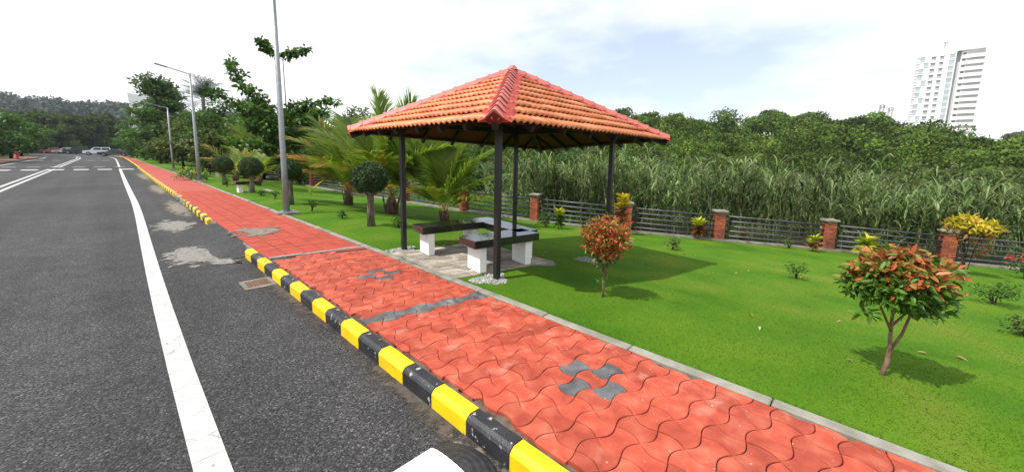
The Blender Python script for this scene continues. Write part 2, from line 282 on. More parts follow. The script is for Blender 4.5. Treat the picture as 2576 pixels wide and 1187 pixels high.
def leaves(P, D, N, Ln, Wd, fold=.18, droop=.15, full=True):
    """one folded leaf for each base point: P base, D axis, N face normal"""
    D = unit(D); S = unit(np.cross(D, N)); Nn = np.cross(S, D); Ln = np.broadcast_to(np.asarray(Ln, float).reshape(-1, 1), (len(P), 1)); Wd = np.broadcast_to(np.asarray(Wd, float).reshape(-1, 1), (len(P), 1))
    tip = P+D*Ln-Nn*Ln*droop
    if full:
        a, b = P+D*Ln*.32, P+D*Ln*.7-Nn*Ln*droop*.5; up = Nn*Wd*fold
        V = np.stack([P, a+S*Wd*.5+up, b+S*Wd*.38+up, tip, b-S*Wd*.38+up, a-S*Wd*.5+up], 1).reshape(-1, 3)
        i = np.arange(len(P))[:, None]*6; F = np.concatenate([i+np.array([0, 1, 2, 3]), i+np.array([0, 3, 4, 5])], 1).reshape(-1, 4)
    else:
        a = P+D*Ln*.45+Nn*Wd*fold
        V = np.stack([P, a+S*Wd*.5, tip, a-S*Wd*.5], 1).reshape(-1, 3); i = np.arange(len(P))[:, None]*4; F = (i+np.array([0, 1, 2, 3])).reshape(-1, 4)
    return V, F
def rdir(rng, n): return unit(rng.normal(size=(n, 3)))
def clump_leaves(rng, clumps, per, Ln, Wd, flat=.6, up=.7, full=False, shell=.5):
    """leaves in ellipsoidal clumps (x, y, z, r); per = leaves for a clump of radius 1"""
    Ps, Ds, Ns = [], [], []
    for (x, y, z, r) in clumps:
        n = max(8, int(per*r*r)); d = rdir(rng, n); rr = r*(shell+(1-shell)*rng.random((n, 1)))*np.where(rng.random((n, 1)) < .3, .7, 1)
        Ps.append(np.array([x, y, z])+d*rr*np.array([1, 1, flat])); Ds.append(unit(d*np.array([1, 1, .4])+rdir(rng, n)*.8)); Ns.append(unit(d*.6+np.array([0, 0, up])+rdir(rng, n)*.5))
    P, D, N = map(np.concatenate, (Ps, Ds, Ns)); n = len(P); s = .7+.6*rng.random(n)
    return leaves(P, D, N, Ln*s, Wd*s, full=full)
def lawn_z(x):
    return .12 if x < 4.3 else .12-.27*(x-4.3)/1.7 if x < 6 else .12-.09*(x-3)
def lawn_np(x): return np.interp(x, [-1, 4.3, 6, 30], [.12, .12, -.15, .12-.09*27])
def smooth(t): t = min(1, max(0, t)); return t*t*(3-2*t)
def ground_z(x, y):
    z = -.06 if x <= 3 else lawn_z(min(x, 22))-.06
    d = .722*x+.691*y; l = .691*x-.722*y
    z += (10.5*smooth((d-34)/105)-9.5*smooth((l/max(d, 1)-.95)/.14)*smooth((d-60)/60))*smooth((l+25)/35) if x > 22 else 0
    z += 28*smooth((y-220)/330)
    return z

# ------------------------------------------------------------------ ground, road, path, lawn
def structure(o): o['kind'] = 'structure'; return o
xs = sorted(set([-600, -400, -250, -150, -90, -60, -40, -25, -15, -8, 1.2, 3.0, 3.06, 4.3, 6.0, 10, 16, 21.9, 22, 24] + list(range(27, 120, 5)) + list(range(120, 260, 12)) + list(range(260, 700, 40))))
ys = sorted(set([-400, -250, -160, -110] + list(range(-80, 100, 6)) + list(range(100, 260, 15)) + list(range(260, 700, 30)) + [800, 1000, 1400]))
V = [(x, y, ground_z(x, y)) for y in ys for x in xs]; nx = len(xs)
F = [(j*nx+i, j*nx+i+1, (j+1)*nx+i+1, (j+1)*nx+i) for j in range(len(ys)-1) for i in range(nx-1)]
structure(link('ground', npmesh('ground', V, F, M['ground'], smooth=True)))
def bend(y): return -(max(0, y-80))**2/600
Y_ROWS = [-12, -4, 0, 4, 7.5, 11, 15, 20, 28, 36, 45, 60, 75, 85, 92, 100, 108, 116, 125, 135, 150, 165]
def strip(name, rows, mat, z=0.0, parent=None):
    """rows: (y, x_left, x_right) joined into a flat sheet that follows the road's bend"""
    mb = MB(); V = []
    for (y, a, b) in rows: V += [(a+bend(y), y, z), (b+bend(y), y, z)]
    mb.add(V, [(2*i, 2*i+1, 2*i+3, 2*i+2) for i in range(len(rows)-1)]); return mb.build(name, mat, parent)
def kerb_x(y): return 1.40 if y < 8 else 1.40+.10*smooth((y-8)/8)+.10*smooth((y-25)/30)
structure(strip('road', [(y, -7.2, kerb_x(y)+.03) for y in Y_ROWS], M['asphalt'], 0))
apron = MB(); apron.add([(-40, 104, -.004), (3.5, 104, -.004), (-3, 170, -.004), (-60, 170, -.004)], [(0, 1, 2, 3)]); structure(apron.build('road_bend', M['asphalt']))
def line_x(y): return .245 if y < 2.4 else .245+.19*smooth((y-2.4)/16)+.16*smooth((y-18)/60)
def rows(fn, w_, a, b, n): return [(a+(b-a)*i/n, fn(a+(b-a)*i/n)-w_/2, fn(a+(b-a)*i/n)+w_/2) for i in range(n+1)]
structure(strip('edge_line', rows(line_x, .155, -3, 100, 60), M['line'], .005))
for q, off in enumerate((-3.02, -3.32)):
    structure(strip('centre_line', rows(lambda y: off, .13, 8, 105, 40), M['line'], .005))
structure(strip('left_edge_line', rows(lambda y: -6.6, .14, 30, 100, 30), M['line'], .005))
for (yy, dl, sp, x0, x1, ln, wd) in ((44.4, 0, 1.25, -6.6, 1.0, .78, 1.5), (50.5, .5, 1.25, -6.2, 1.0, .7, .45), (74, .2, 1.4, -6.2, 1.0, .7, .8)):
    mk = structure(link('crossing_marking', MB().box((0, 0, 0), (.01, .01, .001)).mesh('c', M['line']), None, (-3, yy, -.05)))
    x = x0+dl; base = MB().box((0, 0, 0), (ln, wd, .004)).mesh('dash', M['line'])
    while x < x1: link('dash', base, mk, (x+3, 0, .058)); x += sp
M['hump'] = M['asphalt']
hb = MB(); prof = [(-1.6, .004), (-.9, .05), (0, .06), (.9, .05), (1.6, .004)]
Vh = []
for x in (-6.7, 1.35):
    for p in prof: Vh.append((x, p[0], p[1]))
hb.add(Vh, [(i, i+5, i+6, i+1) for i in range(4)]); structure(hb.build('speed_table', M['asphalt'], None, (0, 47.4, -.002)))
# path bed, edging, far sheet
PX0, PX1 = 1.545, 2.885
pb = MB(); pb.box(((1.48+2.89)/2, 2.7, .06), (2.89-1.48, 7.9, .128)); structure_path = structure(pb.build('pavement', M['bed']))
pt = MB(); pt.box(((1.50+2.89)/2, 12.9, .06), (2.89-1.50, 12.5, .130)); path2 = structure(pt.build('tiled_pavement', M['concrete']))
def path_far(y): return (kerb_x(y)+.11, 2.90-.35*smooth((y-25)/40))
structure(strip('far_pavement', [(y, *path_far(y)) for y in (19.1, 22, 26, 32, 40, 50, 60, 75, 85, 95, 105)], M['redsheet'], .138))
rng = np.random.default_rng(5); random.seed(5)
ed = structure(link('path_edging', MB().box((0, 0, 0), (.02, .02, .01)).mesh('edging_root', M['edging']), None, (2.94, -2, .05)))
y = -1.6
while y < 40:
    ln = random.uniform(.75, 1.05) if y < 20 else 3.0
    dx = -.35*smooth((y-25)/40)
    e = MB().box((0, 0, 0), (.095, ln-.008, .2), bev=.008).build('edging_stone', M['edging'], ed, (dx+random.uniform(-.004, .004), y+2+ln/2, random.uniform(-.004, .004)+.008))
    e.rotation_euler = (0, random.uniform(-.03, .03), random.uniform(-.006, .006)); y += ln
structure(strip('far_edging', [(y_, 2.87-.35*smooth((y_-25)/40), 2.99-.35*smooth((y_-25)/40)) for y_ in (39.9, 50, 65, 80, 100)], M['edging'], .15))

def bone(s, kind, nseg=7, b=.27):
    """outline of an interlocking paver: two opposite sides bulge out, the other two curve in"""
    h = s/2; g = .0026; out = []
    for side in range(4):
        sign = 1 if (side % 2 == (0 if kind else 1)) else -1
        for i in range(nseg):
            t = i/nseg; u = -h+s*t; o = h+sign*b*s*math.sin(math.pi*t)**1.0*.62 - g
            p = [(u, -o), (o, u), (-u, o), (-o, -u)][side]; out.append(p)
    return out
S = .172; ROT = math.radians(-10); cr, sr = math.cos(ROT), math.sin(ROT)
ORG = (2.31, 1.37)
share = {}
grey_cells = {(0, 1), (1, 0), (-1, 0), (0, -1)}
g2 = {(-3, 20), (-2, 19), (-4, 19), (-3, 18)}
count = 0; rest = MB()
for j in range(-14, 32):
    for i in range(-12, 14):
        lx, ly = i*S, j*S; x = ORG[0]+lx*cr-ly*sr; y = ORG[1]+lx*sr+ly*cr
        if x < PX0-.07 or x > PX1+.07 or y > 6.35 or y < -1.15: continue
        below = y < 1.25-1.05*(x-1.45)-.3                   # below the lower edge of the picture: joined into one piece
        out = bone(S, (i+j) % 2 == 0); W_ = [(x+p[0]*cr-p[1]*sr, y+p[0]*sr+p[1]*cr) for p in out]
        jag = .012*math.sin(j*2.3+i)
        ymax = 6.5-.32*(x-1.56)
        if y > ymax: continue
        clipped = any(p[0] < PX0+jag or p[0] > PX1 or p[1] > ymax for p in W_)
        grey = (i, j) in grey_cells or (j == 11 and True) or (i, j) in g2
        mat = M['paver_grey'] if grey else M['paver']
        zj = random.uniform(-.0025, .0025); tl = (random.uniform(-.012, .012), random.uniform(-.012, .012), 0)
        if below:
            C_ = [(min(max(p[0], PX0+jag), PX1), p[1]) for p in W_]; rest.prism(C_, .116, .146+zj, inset=.003); continue
        if clipped:
            C_ = [(min(max(p[0], PX0+jag), PX1), min(p[1], ymax)) for p in W_]
            ar = abs(sum(C_[k][0]*C_[(k+1) % len(C_)][1]-C_[(k+1) % len(C_)][0]*C_[k][1] for k in range(len(C_))))/2
            if ar < .006: continue
            me = MB().prism([(p[0]-x, p[1]-y) for p in C_], -.03, 0, inset=.003).mesh('paver', mat)
            o = link('paver', me, structure_path, (x, y, .146+zj))
        else:
            key = ((i+j) % 2, grey)
            if key not in share: share[key] = MB().prism(out, -.03, 0, inset=.0035).mesh('paver', mat)
            o = link('paver', share[key], structure_path, (x, y, .146+zj)); o.rotation_euler = (tl[0], tl[1], ROT)
        count += 1
rest.build('paver_rest', M['paver'], structure_path)['kind'] = 'stuff'
# square tiles further on
tmesh = None; TS = (PX1-1.52)/5; yv = 6.52
tm = MB().box((0, 0, -.008), (TS-.012, TS-.012, .016), bev=.002).mesh('tile', M['tile'])
r = 0
while yv < 19.0:
    for c in range(5):
        xx = 1.52+TS*(c+.5)
        if r == 0 and c > 2: pass
        link('tile', tm, path2, (xx, yv+TS/2, .143+random.uniform(-.002, .002)))
    yv += TS; r += 1
jt = MB(); n_ = 12
for k in range(n_):
    x0 = 1.53+1.36*k/n_; x1 = 1.53+1.36*(k+1)/n_; y0 = 6.50-.02*k+random.uniform(-.01, .01)
    jt.prism([(x0, y0-.02), (x1, y0-.04), (x1, y0+.05), (x0, y0+.06)], .10, .150+random.uniform(0, .004))
structure(jt.build('cement_joint', M['concrete']))
fill = MB(); fill.prism([(1.60, 6.48), (2.88, 6.16), (2.88, 6.53), (1.60, 6.53)], .09, .1405); structure(fill.build('red_cement_fill', M['redsheet']))
# kerb stones
prof = [(0, 0), (0, .108), (.012, .125), (.034, .142), (.108, .142), (.114, .136), (.114, 0)]
kl = .378
def stone_mesh(mat, cap=False):
    mb = MB(); n = len(prof); e = .004
    V = [(p[0], .004, p[1]) for p in prof]+[(p[0], kl-.002, p[1]) for p in prof]
    mb.add(V, [(i, i+1, n+i+1, n+i) for i in range(n-1)]+[tuple(range(n-1, -1, -1)), tuple(range(n, 2*n))]); return mb.mesh('kerb_stone', mat)
sy, sk = stone_mesh(M['kerb_y']), stone_mesh(M['kerb_k'])
def kerb_run(y0, y1, first):
    root = structure(link('kerb', MB().box((0, 0, 0), (.02, .02, .01)).mesh('kerb_root', M['concrete']), None, (1.46, y0+.05, .03)))
    y = y0; k = first
    while y < y1:
        o = link('kerb_stone', sy if k % 2 else sk, root, (kerb_x(y)-1.46, y-y0-.05, random.uniform(-.034, -.028)))
        o.rotation_euler = (random.uniform(-.006, .006), random.uniform(-.02, .02), -.5*(kerb_x(y+kl)-kerb_x(y))/kl*2); y += kl; k += 1
kerb_run(1.70-9*kl, 7.35, 0); kerb_run(11.15, 46, 1)
structure(strip('far_kerb', [(y_, kerb_x(y_), kerb_x(y_)+.11) for y_ in (46, 55, 65, 75, 85, 95, 105)], M['kerb_y'], .142))
# where the kerb stops: a low asphalt ramp, cement smears and roadside dust
mr_ = MB(); V = []
rngr = random.Random(3)
for k in range(13):
    yy = 7.42+.315*k; q = min(1, k/2, (12-k)/2)*.9+.1; a = 1.02+rngr.uniform(-.05, .05)
    V += [(a, yy, .002), (1.24, yy, .002+.04*q), (1.44, yy, .002+.10*q), (1.53, yy, .002+.137*q)]
mr_.add(V, [(4*k+i, 4*k+i+1, 4*k+i+5, 4*k+i+4) for k in range(12) for i in range(3)]); structure(mr_.build('ramp', M['asphalt']))
def stain_mat(name, cols, scale, hard=.12, cover=.35, amp=1.3):
    """a smear with a ragged outline: noise eats into its edge"""
    m = plain(name, cols, .95, 14, 8, .5, 70, .15); n = m.node_tree.nodes; l = m.node_tree.links.new
    b = [q for q in n if q.type == 'BSDF_PRINCIPLED'][0]; o = [q for q in n if q.type == 'OUTPUT_MATERIAL'][0]
    t = n.new('ShaderNodeTexCoord'); sb = n.new('ShaderNodeVectorMath'); sb.operation = 'SUBTRACT'; sb.inputs[1].default_value = (.5, .5, 0); l(t.outputs['Generated'], sb.inputs[0])
    mu = n.new('ShaderNodeVectorMath'); mu.operation = 'MULTIPLY'; mu.inputs[1].default_value = (2, 2, 0); l(sb.outputs[0], mu.inputs[0])
    le = n.new('ShaderNodeVectorMath'); le.operation = 'LENGTH'; l(mu.outputs[0], le.inputs[0])
    g = n.new('ShaderNodeNewGeometry'); x = n.new('ShaderNodeTexNoise'); x.inputs['Scale'].default_value = scale; x.inputs['Detail'].default_value = 9; x.inputs['Roughness'].default_value = .65; l(g.outputs['Position'], x.inputs['Vector'])
    a = n.new('ShaderNodeMath'); a.operation = 'MULTIPLY_ADD'; a.inputs[1].default_value = amp*2; a.inputs[2].default_value = 1-amp; l(x.outputs['Fac'], a.inputs[0])
    c = n.new('ShaderNodeMath'); c.operation = 'SUBTRACT'; l(a.outputs[0], c.inputs[0]); l(le.outputs['Value'], c.inputs[1])
    r = ramp(n, [(cover, (0, 0, 0)), (cover+hard, (1, 1, 1))]); l(c.outputs[0], r.inputs['Fac'])
    tr = n.new('ShaderNodeBsdfTransparent'); ms = n.new('ShaderNodeMixShader'); l(r.outputs['Color'], ms.inputs[0]); l(tr.outputs[0], ms.inputs[1]); l(b.outputs[0], ms.inputs[2]); l(ms.outputs[0], o.inputs[0]); return m
M['cement_smear'] = stain_mat('cement_smear', [(.13, .125, .115), (.23, .22, .20)], 4.5)
M['sand_smear'] = stain_mat('sand_smear', [(.13, .115, .09), (.20, .18, .15)], 5, .25)
M['dust'] = stain_mat('kerb_dust', [(.055, .045, .038), (.10, .085, .072)], 9, .45, .25)
def smear(name, x0, x1, y0, y1, z, mat, sk=0.0):
    mb = MB(); mb.add([(x0, y0+sk, z), (x1, y0, z), (x1, y1, z), (x0, y1+sk, z)], [(0, 1, 2, 3)]); return structure(mb.build(name, M[mat]))
smear('cement_patch', .30, 1.30, 6.95, 8.75, .0065, 'cement_smear', .5); smear('cement_patch', .85, 1.42, 7.0, 7.75, .0085, 'cement_smear')
smear('cement_patch', .38, 1.42, 10.2, 12.3, .0065, 'cement_smear', .6); smear('sand_spill', 1.30, 2.50, 7.9, 9.7, .153, 'sand_smear')
smear('roadside_sand', .85, 1.7, 11.6, 18.5, .0065, 'sand_smear'); smear('roadside_sand', .9, 1.75, 18, 27, .0068, 'sand_smear'); smear('roadside_sand', .9, 1.8, 26, 40, .0065, 'sand_smear')
smear('kerb_dust', 1.22, 1.56, .9, 3.6, .0045, 'dust'); smear('kerb_dust', 1.20, 1.58, 3.2, 7.2, .0048, 'dust'); smear('kerb_dust', 1.15, 1.45, 1.1, 1.9, .0055, 'sand_smear')
# drain inlet
dr = thing('drain_inlet', 'small rusty drain grate set in a worn concrete frame beside the kerb', 'drain', (1.22, 5.8, 0))
fr = MB()
for c, d in (((0, -.17, .004), (.36, .07, .012)), ((0, .17, .004), (.36, .07, .012)), ((-.155, 0, .004), (.05, .268, .012)), ((.155, 0, .004), (.05, .268, .012))): fr.box(c, d)
fr.build('frame', M['sand'], dr); MB().box((0, 0, .002), (.25, .25, .004)).build('pit', M['rust'], dr)
for k in range(7): MB().box((-.105+.035*k, 0, .006), (.018, .262, .008)).build('bar', M['rust'], dr)
# speed hump by the lower edge
hp = thing('speed_hump', 'ribbed rubber speed hump with a white block and a black rounded end', 'speed hump', (1.19, 1.50, 0))
def hump_prof(v): return .003+.045*max(0, 1-(v/.27)**2)**.7
def hump_block(x0, x1, mat, name):
    mb = MB(); n = 24; V = []
    for i in range(n+1):
        v = -.27+.54*i/n; z = hump_prof(v)+(.0025 if i % 2 else 0); V += [(x0, v, z), (x1, v, z)]
    mb.add(V, [(2*i, 2*i+1, 2*i+3, 2*i+2) for i in range(n)]+[tuple(range(0, 2*n+2, 2)), tuple(range(2*n+1, 0, -2))]); return mb.build(name, mat, hp)
hump_block(-.50, -.004, M['white'], 'white_block'); hump_block(-1.0, -.504, M['rubber'], 'black_block'); hump_block(-1.5, -1.004, M['white'], 'white_block')
mb = MB(); V = []; nr, na = 10, 20
for i in range(nr+1):
    for k in range(na+1):
        a = -math.pi/2+math.pi*k/na; rr_ = i/nr; z = hump_prof(.27*rr_)+(.003 if i % 2 else 0); V.append((.19*rr_*math.cos(a), .27*rr_*math.sin(a), z))
mb.add(V, [(i*(na+1)+k, (i+1)*(na+1)+k, (i+1)*(na+1)+k+1, i*(na+1)+k+1) for i in range(nr) for k in range(na)]); mb.build('end_cap', M['rubber'], hp)

# lawn sheet and grass
FENCE = [(8.3, 40.0), (8.25, 31.0), (8.25, 24.4), (8.35, 19.6), (9.0, 15.2), (9.42, 11.6), (10.11, 8.57), (11.47, 5.81), (13.14, 3.53), (15.25, 1.0), (16.7, -1.6), (18.6, -4.0), (20.6, -6.3)]
lv = []
ly_ = [-9, -6.3, -4, -1.6, 1, 3.53, 5.81, 8.57, 11.6, 15.2, 19.6, 24.4, 31, 40, 60, 80, 100]
def fence_x(y):
    pts = sorted((p[1], p[0]) for p in FENCE)
    if y <= pts[0][0]: return pts[0][1]+(pts[0][0]-y)*.8
    for (a, b), (c, d) in zip(pts, pts[1:]):
        if a <= y <= c: return b+(d-b)*(y-a)/(c-a)
    return pts[-1][1]
V = []; NX = 8
for yy in ly_:
    for i in range(NX+1):
        a = 2.985-.35*smooth((yy-25)/40); x = (a, 4.3, 6.0)[i] if i < 3 else 6.0+(fence_x(yy)+.3-6.0)*(i-2)/(NX-2); V.append((x, yy, lawn_z(x)))
F = [(j*(NX+1)+i, j*(NX+1)+i+1, (j+1)*(NX+1)+i+1, (j+1)*(NX+1)+i) for j in range(len(ly_)-1) for i in range(NX)]
structure(link('lawn', npmesh('lawn', V, F, M['lawn'])))
def in_pad(x, y): return (x > 2.9) & (x < 4.66) & (y > 3.87-.22*(x-2.9)) & (y < 5.55-.2*(x-2.9))
rng = np.random.default_rng(11); Pp = []
for (x0, x1, y0, y1, dens) in ((2.99, 9, -3.5, 9.5, 9000), (2.99, 17, -5, 20, 700)):
    n = int((x1-x0)*(y1-y0)*dens); p = np.stack([rng.uniform(x0, x1, n), rng.uniform(y0, y1, n)], 1)
    fx = np.array([fence_x(v) for v in np.linspace(-6, 40, 400)]); fxx = np.interp(p[:, 1], np.linspace(-6, 40, 400), fx); dd = np.hypot(p[:, 0], p[:, 1])
    keep = np.clip((3.6/dd)**2.6, 0, 1) if dens > 1000 else np.clip((dd-3)/4, 0, 1)*np.clip((9/dd)**1.5, 0, 1)
    p = p[(p[:, 0] < fxx-.1) & ~in_pad(p[:, 0], p[:, 1]) & (rng.random(n) < keep)]; Pp.append(p)
EDGE_N = 9000; Pp.append(np.column_stack([2.985+np.abs(rng.normal(0, .025, EDGE_N)), rng.uniform(-1, 14, EDGE_N)])); P2 = np.concatenate(Pp); n = len(P2); z = lawn_np(P2[:, 0]); dist = np.hypot(P2[:, 0], P2[:, 1])
P3 = np.column_stack([P2, z-.002]); a = rng.uniform(0, 2*np.pi, n); hgt = rng.uniform(.003, .009, n)*(1+dist*.02); wd = .0022+.0004*dist
hgt[-EDGE_N:] *= 3.0; s = np.column_stack([np.cos(a), np.sin(a), np.zeros(n)])*wd[:, None]; tipv = P3+np.column_stack([rng.normal(0, 1.3, n)*hgt, rng.normal(0, 1.3, n)*hgt, hgt])
V = np.stack([P3-s, P3+s, tipv], 1).reshape(-1, 3); F = np.arange(3*n).reshape(-1, 3)
tag(link('lawn_grass', npmesh('lawn_grass', V, F, M['grass'])), 'short mown green grass covering the sloping lawn', 'grass', kind='stuff')
# fallen leaves on the lawn
n = 46; rngl = np.random.default_rng(3); P = np.column_stack([rngl.uniform(3.3, 12, n), rngl.uniform(-1.5, 6.5, n), np.zeros(n)]); P[:, 2] = lawn_np(P[:, 0])+.014
keep = ~in_pad(P[:, 0], P[:, 1]); P = P[keep]; n = len(P); a = rngl.uniform(0, 6.28, n)
V, F = leaves(P, np.column_stack([np.cos(a), np.sin(a), np.zeros(n)]), np.tile([0, 0, 1.], (n, 1))+rngl.normal(0, .2, (n, 3)), rngl.uniform(.05, .10, n), rngl.uniform(.02, .04, n), fold=.3)
tag(link('fallen_leaves', npmesh('fallen_leaves', V, F, M['litter'])), 'dry yellow and brown leaves scattered on the lawn', 'leaves', kind='stuff')

# ------------------------------------------------------------------ pavilion
pv = thing('pavilion', 'open pavilion with orange clay tiled pyramid roof on four black posts', 'pavilion', (4.8, 4.65, 0))
CXY = Vector((4.8, 4.65, 0)); EZ, AZ = 2.06, 3.10
CN = {'F': Vector((2.70, 2.85, EZ+.025)), 'R': Vector((6.92, 2.85, EZ)), 'B': Vector((7.55, 6.25, EZ-.16)), 'L': Vector((2.76, 6.30, EZ))}
CN = {k: v-CXY for k, v in CN.items()}; AP = Vector((0, 0, AZ))
deck = MB()
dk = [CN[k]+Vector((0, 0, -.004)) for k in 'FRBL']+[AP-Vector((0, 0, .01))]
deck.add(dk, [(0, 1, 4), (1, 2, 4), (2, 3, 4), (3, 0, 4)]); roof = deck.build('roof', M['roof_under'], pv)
NU = 12
def prof_h(t): return .027*(0.5-0.5*math.cos(4*math.pi*t))**.8
far_tiles = MB()
tile_cache = {}
def tile_geo(w_, h_, u0, umin, umax):
    """one clay tile: two rolls, lower end raised over the tile below, a lip at the front edge; clipped at the hips"""
    V = []
    for (v, lift) in ((h_+.03, .002), (0, .046), (0, .020)):
        lo, hi = umin(max(v, 0)), umax(max(v, 0))
        for k in range(NU+1):
            u = w_*k/NU; uc = min(max(u+u0, lo), hi)-u0 if lo < hi else (lo+hi)/2-u0
            V.append((uc, v+(0 if lift != .020 else .003), lift+(prof_h(uc/w_) if lift > .0 else 0)))
    n = NU+1; F = [(n+k, n+k+1, k+1, k) for k in range(NU)]+[(2*n+k, 2*n+k+1, n+k+1, n+k) for k in range(NU)]
    return V, F
for fi, (a, b) in enumerate((('F', 'R'), ('L', 'F'), ('R', 'B'), ('B', 'L'))):
    p0, p1 = CN[a], CN[b]; U_ = (p1-p0); Le = U_.length; U_.normalize(); mid = (p0+p1)/2; Vv = (AP-mid); Ls = Vv.length; Vv.normalize(); Nn = U_.cross(Vv).normalized()
    ua = Le/2; nr_ = 9; rh = Ls/nr_; nc = round(Le/.20); tw = Le/nc
    fm = Matrix(((U_.x, Vv.x, Nn.x, p0.x), (U_.y, Vv.y, Nn.y, p0.y), (U_.z, Vv.z, Nn.z, p0.z), (0, 0, 0, 1)))
    for r_ in range(nr_):
        v0 = r_*rh - (.03 if r_ == 0 else 0)
        umin = lambda v, v0=v0: (v0+v)/Ls*ua; umax = lambda v, v0=v0: Le-(v0+v)/Ls*(Le-ua)
        for c in range(nc):
            u0 = c*tw
            if u0+tw <= umin(0)+.02 or u0 >= umax(0)-.02: continue
            inner = u0 >= umin(rh+.03) and u0+tw <= umax(rh+.03)
            if fi < 2:
                if inner:
                    key = (fi,)
                    if key not in tile_cache:
                        V, F = tile_geo(tw, rh, 0, lambda v: -9, lambda v: 9); tile_cache[key] = MB().add(V, F).mesh('tile', M['rooftile'], True)
                    me = tile_cache[key]
                else:
                    V, F = tile_geo(tw, rh, u0, umin, umax); me = MB().add(V, F).mesh('tile', M['rooftile'], True)
                jit = Matrix.Translation((random.uniform(-.003, .003), random.uniform(-.006, .006), random.uniform(-.001, .003))) @ Matrix.Rotation(random.uniform(-.012, .012), 4, 'Z')
                link('tile', me, roof, mat4=fm @ Matrix.Translation((u0, v0, 0)) @ jit)
            else:
                V, F = tile_geo(tw, rh, u0, umin, umax); far_tiles.add([fm @ Vector((q[0]+u0, q[1]+v0, q[2])) for q in V], F)
o = far_tiles.build('far_slope_tiles', M['rooftile'], roof, smooth=True); o['kind'] = 'stuff'
# hip caps
for key in 'FRLB':
    c0 = CN[key]; Wv = AP-c0; LH = Wv.length; Wv.normalize(); Sv = Wv.cross(Vector((0, 0, 1))).normalized(); Nn = Sv.cross(Wv).normalized()
    hm = Matrix(((Sv.x, Wv.x, Nn.x, c0.x), (Sv.y, Wv.y, Nn.y, c0.y), (Sv.z, Wv.z, Nn.z, c0.z), (0, 0, 0, 1)))
    ncap = 14; cl = (LH+.02)/ncap
    mo = MB(); mo.add([(-.175, 0, -.012), (0, 0, .075), (.175, 0, -.012), (-.175, LH, -.012), (0, LH, .075), (.175, LH, -.012)], [(0, 1, 4, 3), (1, 2, 5, 4), (0, 2, 1)])
    link('hip_mortar', mo.mesh('hip_mortar', M['mortar_red']), roof, mat4=hm)
    cap = MB(); V = []
    for (yv_, up, s_) in ((-.012, .022, 1.08), (.03, .022, 1.08), (.034, .012, 1.0), (cl+.02, .004, .96)):
        V += [(-.088*s_, yv_, .018+up), (-.012*s_, yv_, .098+up), (.012*s_, yv_, .098+up), (.088*s_, yv_, .018+up), (.080*s_, yv_, .006+up), (0, yv_, .080+up), (-.080*s_, yv_, .006+up)]
    F = [(q*7+i, q*7+(i+1) % 7, (q+1)*7+(i+1) % 7, (q+1)*7+i) for q in range(3) for i in range(7)]+[(6, 5, 1, 0), (5, 4, 3, 2), (5, 2, 1)]
    cap.add(V, [tuple(reversed(f)) for f in F]); cm = cap.mesh('ridge_tile', M['ridge'])
    for k in range(ncap):
        link('ridge_tile', cm, roof, mat4=hm @ Matrix.Translation((random.uniform(-.003, .003), k*cl, random.uniform(-.002, .003))) @ Matrix.Rotation(random.uniform(-.012, .012), 4, 'Z'))
    MB().add([(-.09, -.008, .022), (0, -.008, .112), (.09, -.008, .022), (.06, -.008, -.03), (-.06, -.008, -.03)], [(0, 1, 2, 3, 4), (4, 3, 2, 1, 0)]).build('ridge_end', M['mortar_red'], roof).matrix_local = hm
fin = MB(); fin.tube([(0, 0, AZ+.06), (0, 0, AZ+.13)], [.10, .05], 8); fin.build('roof_peak_cap', M['ridge'], roof)
POSTS = {'F': (3.42, 3.53), 'L': (3.34, 5.72), 'R': (6.25, 3.53), 'B': (6.10, 5.75)}
for k, (x, y) in POSTS.items():
    z0 = lawn_z(x)-.05 if k in 'RB' else .08
    top = 2.26
    MB().box((x-4.8, y-4.65, (z0+top)/2), (.075, .075, top-z0), bev=.006).build('post', M['black_steel'], pv)
def beam(a, b, z, w_=.06, h_=.09, name='beam', za=None, zb=None):
    a = Vector((a[0]-4.8, a[1]-4.65, za if za else z)); b = Vector((b[0]-4.8, b[1]-4.65, zb if zb else z)); d = b-a; q = d.to_track_quat('X', 'Z').to_matrix()
    MB().box((a+b)/2, (d.length, w_, h_), q).build(name, M['rafter'], pv)
for a, b in (('F', 'R'), ('R', 'B'), ('B', 'L'), ('L', 'F')): beam(POSTS[a], POSTS[b], 2.24)
for key in 'FRBL':
    c = CN[key]+CXY; beam((c.x, c.y), (4.8, 4.65), 0, .06, .08, 'hip_rafter', c.z-.05, AZ-.07)
for a, b in (('F', 'R'), ('R', 'B'), ('B', 'L'), ('L', 'F')):
    pa, pb_ = CN[a]+CXY, CN[b]+CXY
    for t in (.14, .28, .42, .58, .72, .86):
        e = pa.lerp(pb_, t); m_ = (pa+pb_)/2; inw = (Vector((4.8, 4.65, EZ))-Vector((m_.x, m_.y, EZ)))
        k = 1-abs(t-.5)*2; q = e+inw*k
        beam((e.x, e.y), (q.x, q.y), 0, .05, .065, 'rafter', e.z-.045, e.z-.045+(AZ-e.z)*k*.985)
    for s_ in (.05, .35, .62):
        e0, e1 = pa.lerp(Vector((4.8, 4.65, AZ)), s_), pb_.lerp(Vector((4.8, 4.65, AZ)), s_); beam((e0.x, e0.y), (e1.x, e1.y), 0, .035, .035, 'batten', e0.z-.028, e1.z-.028)
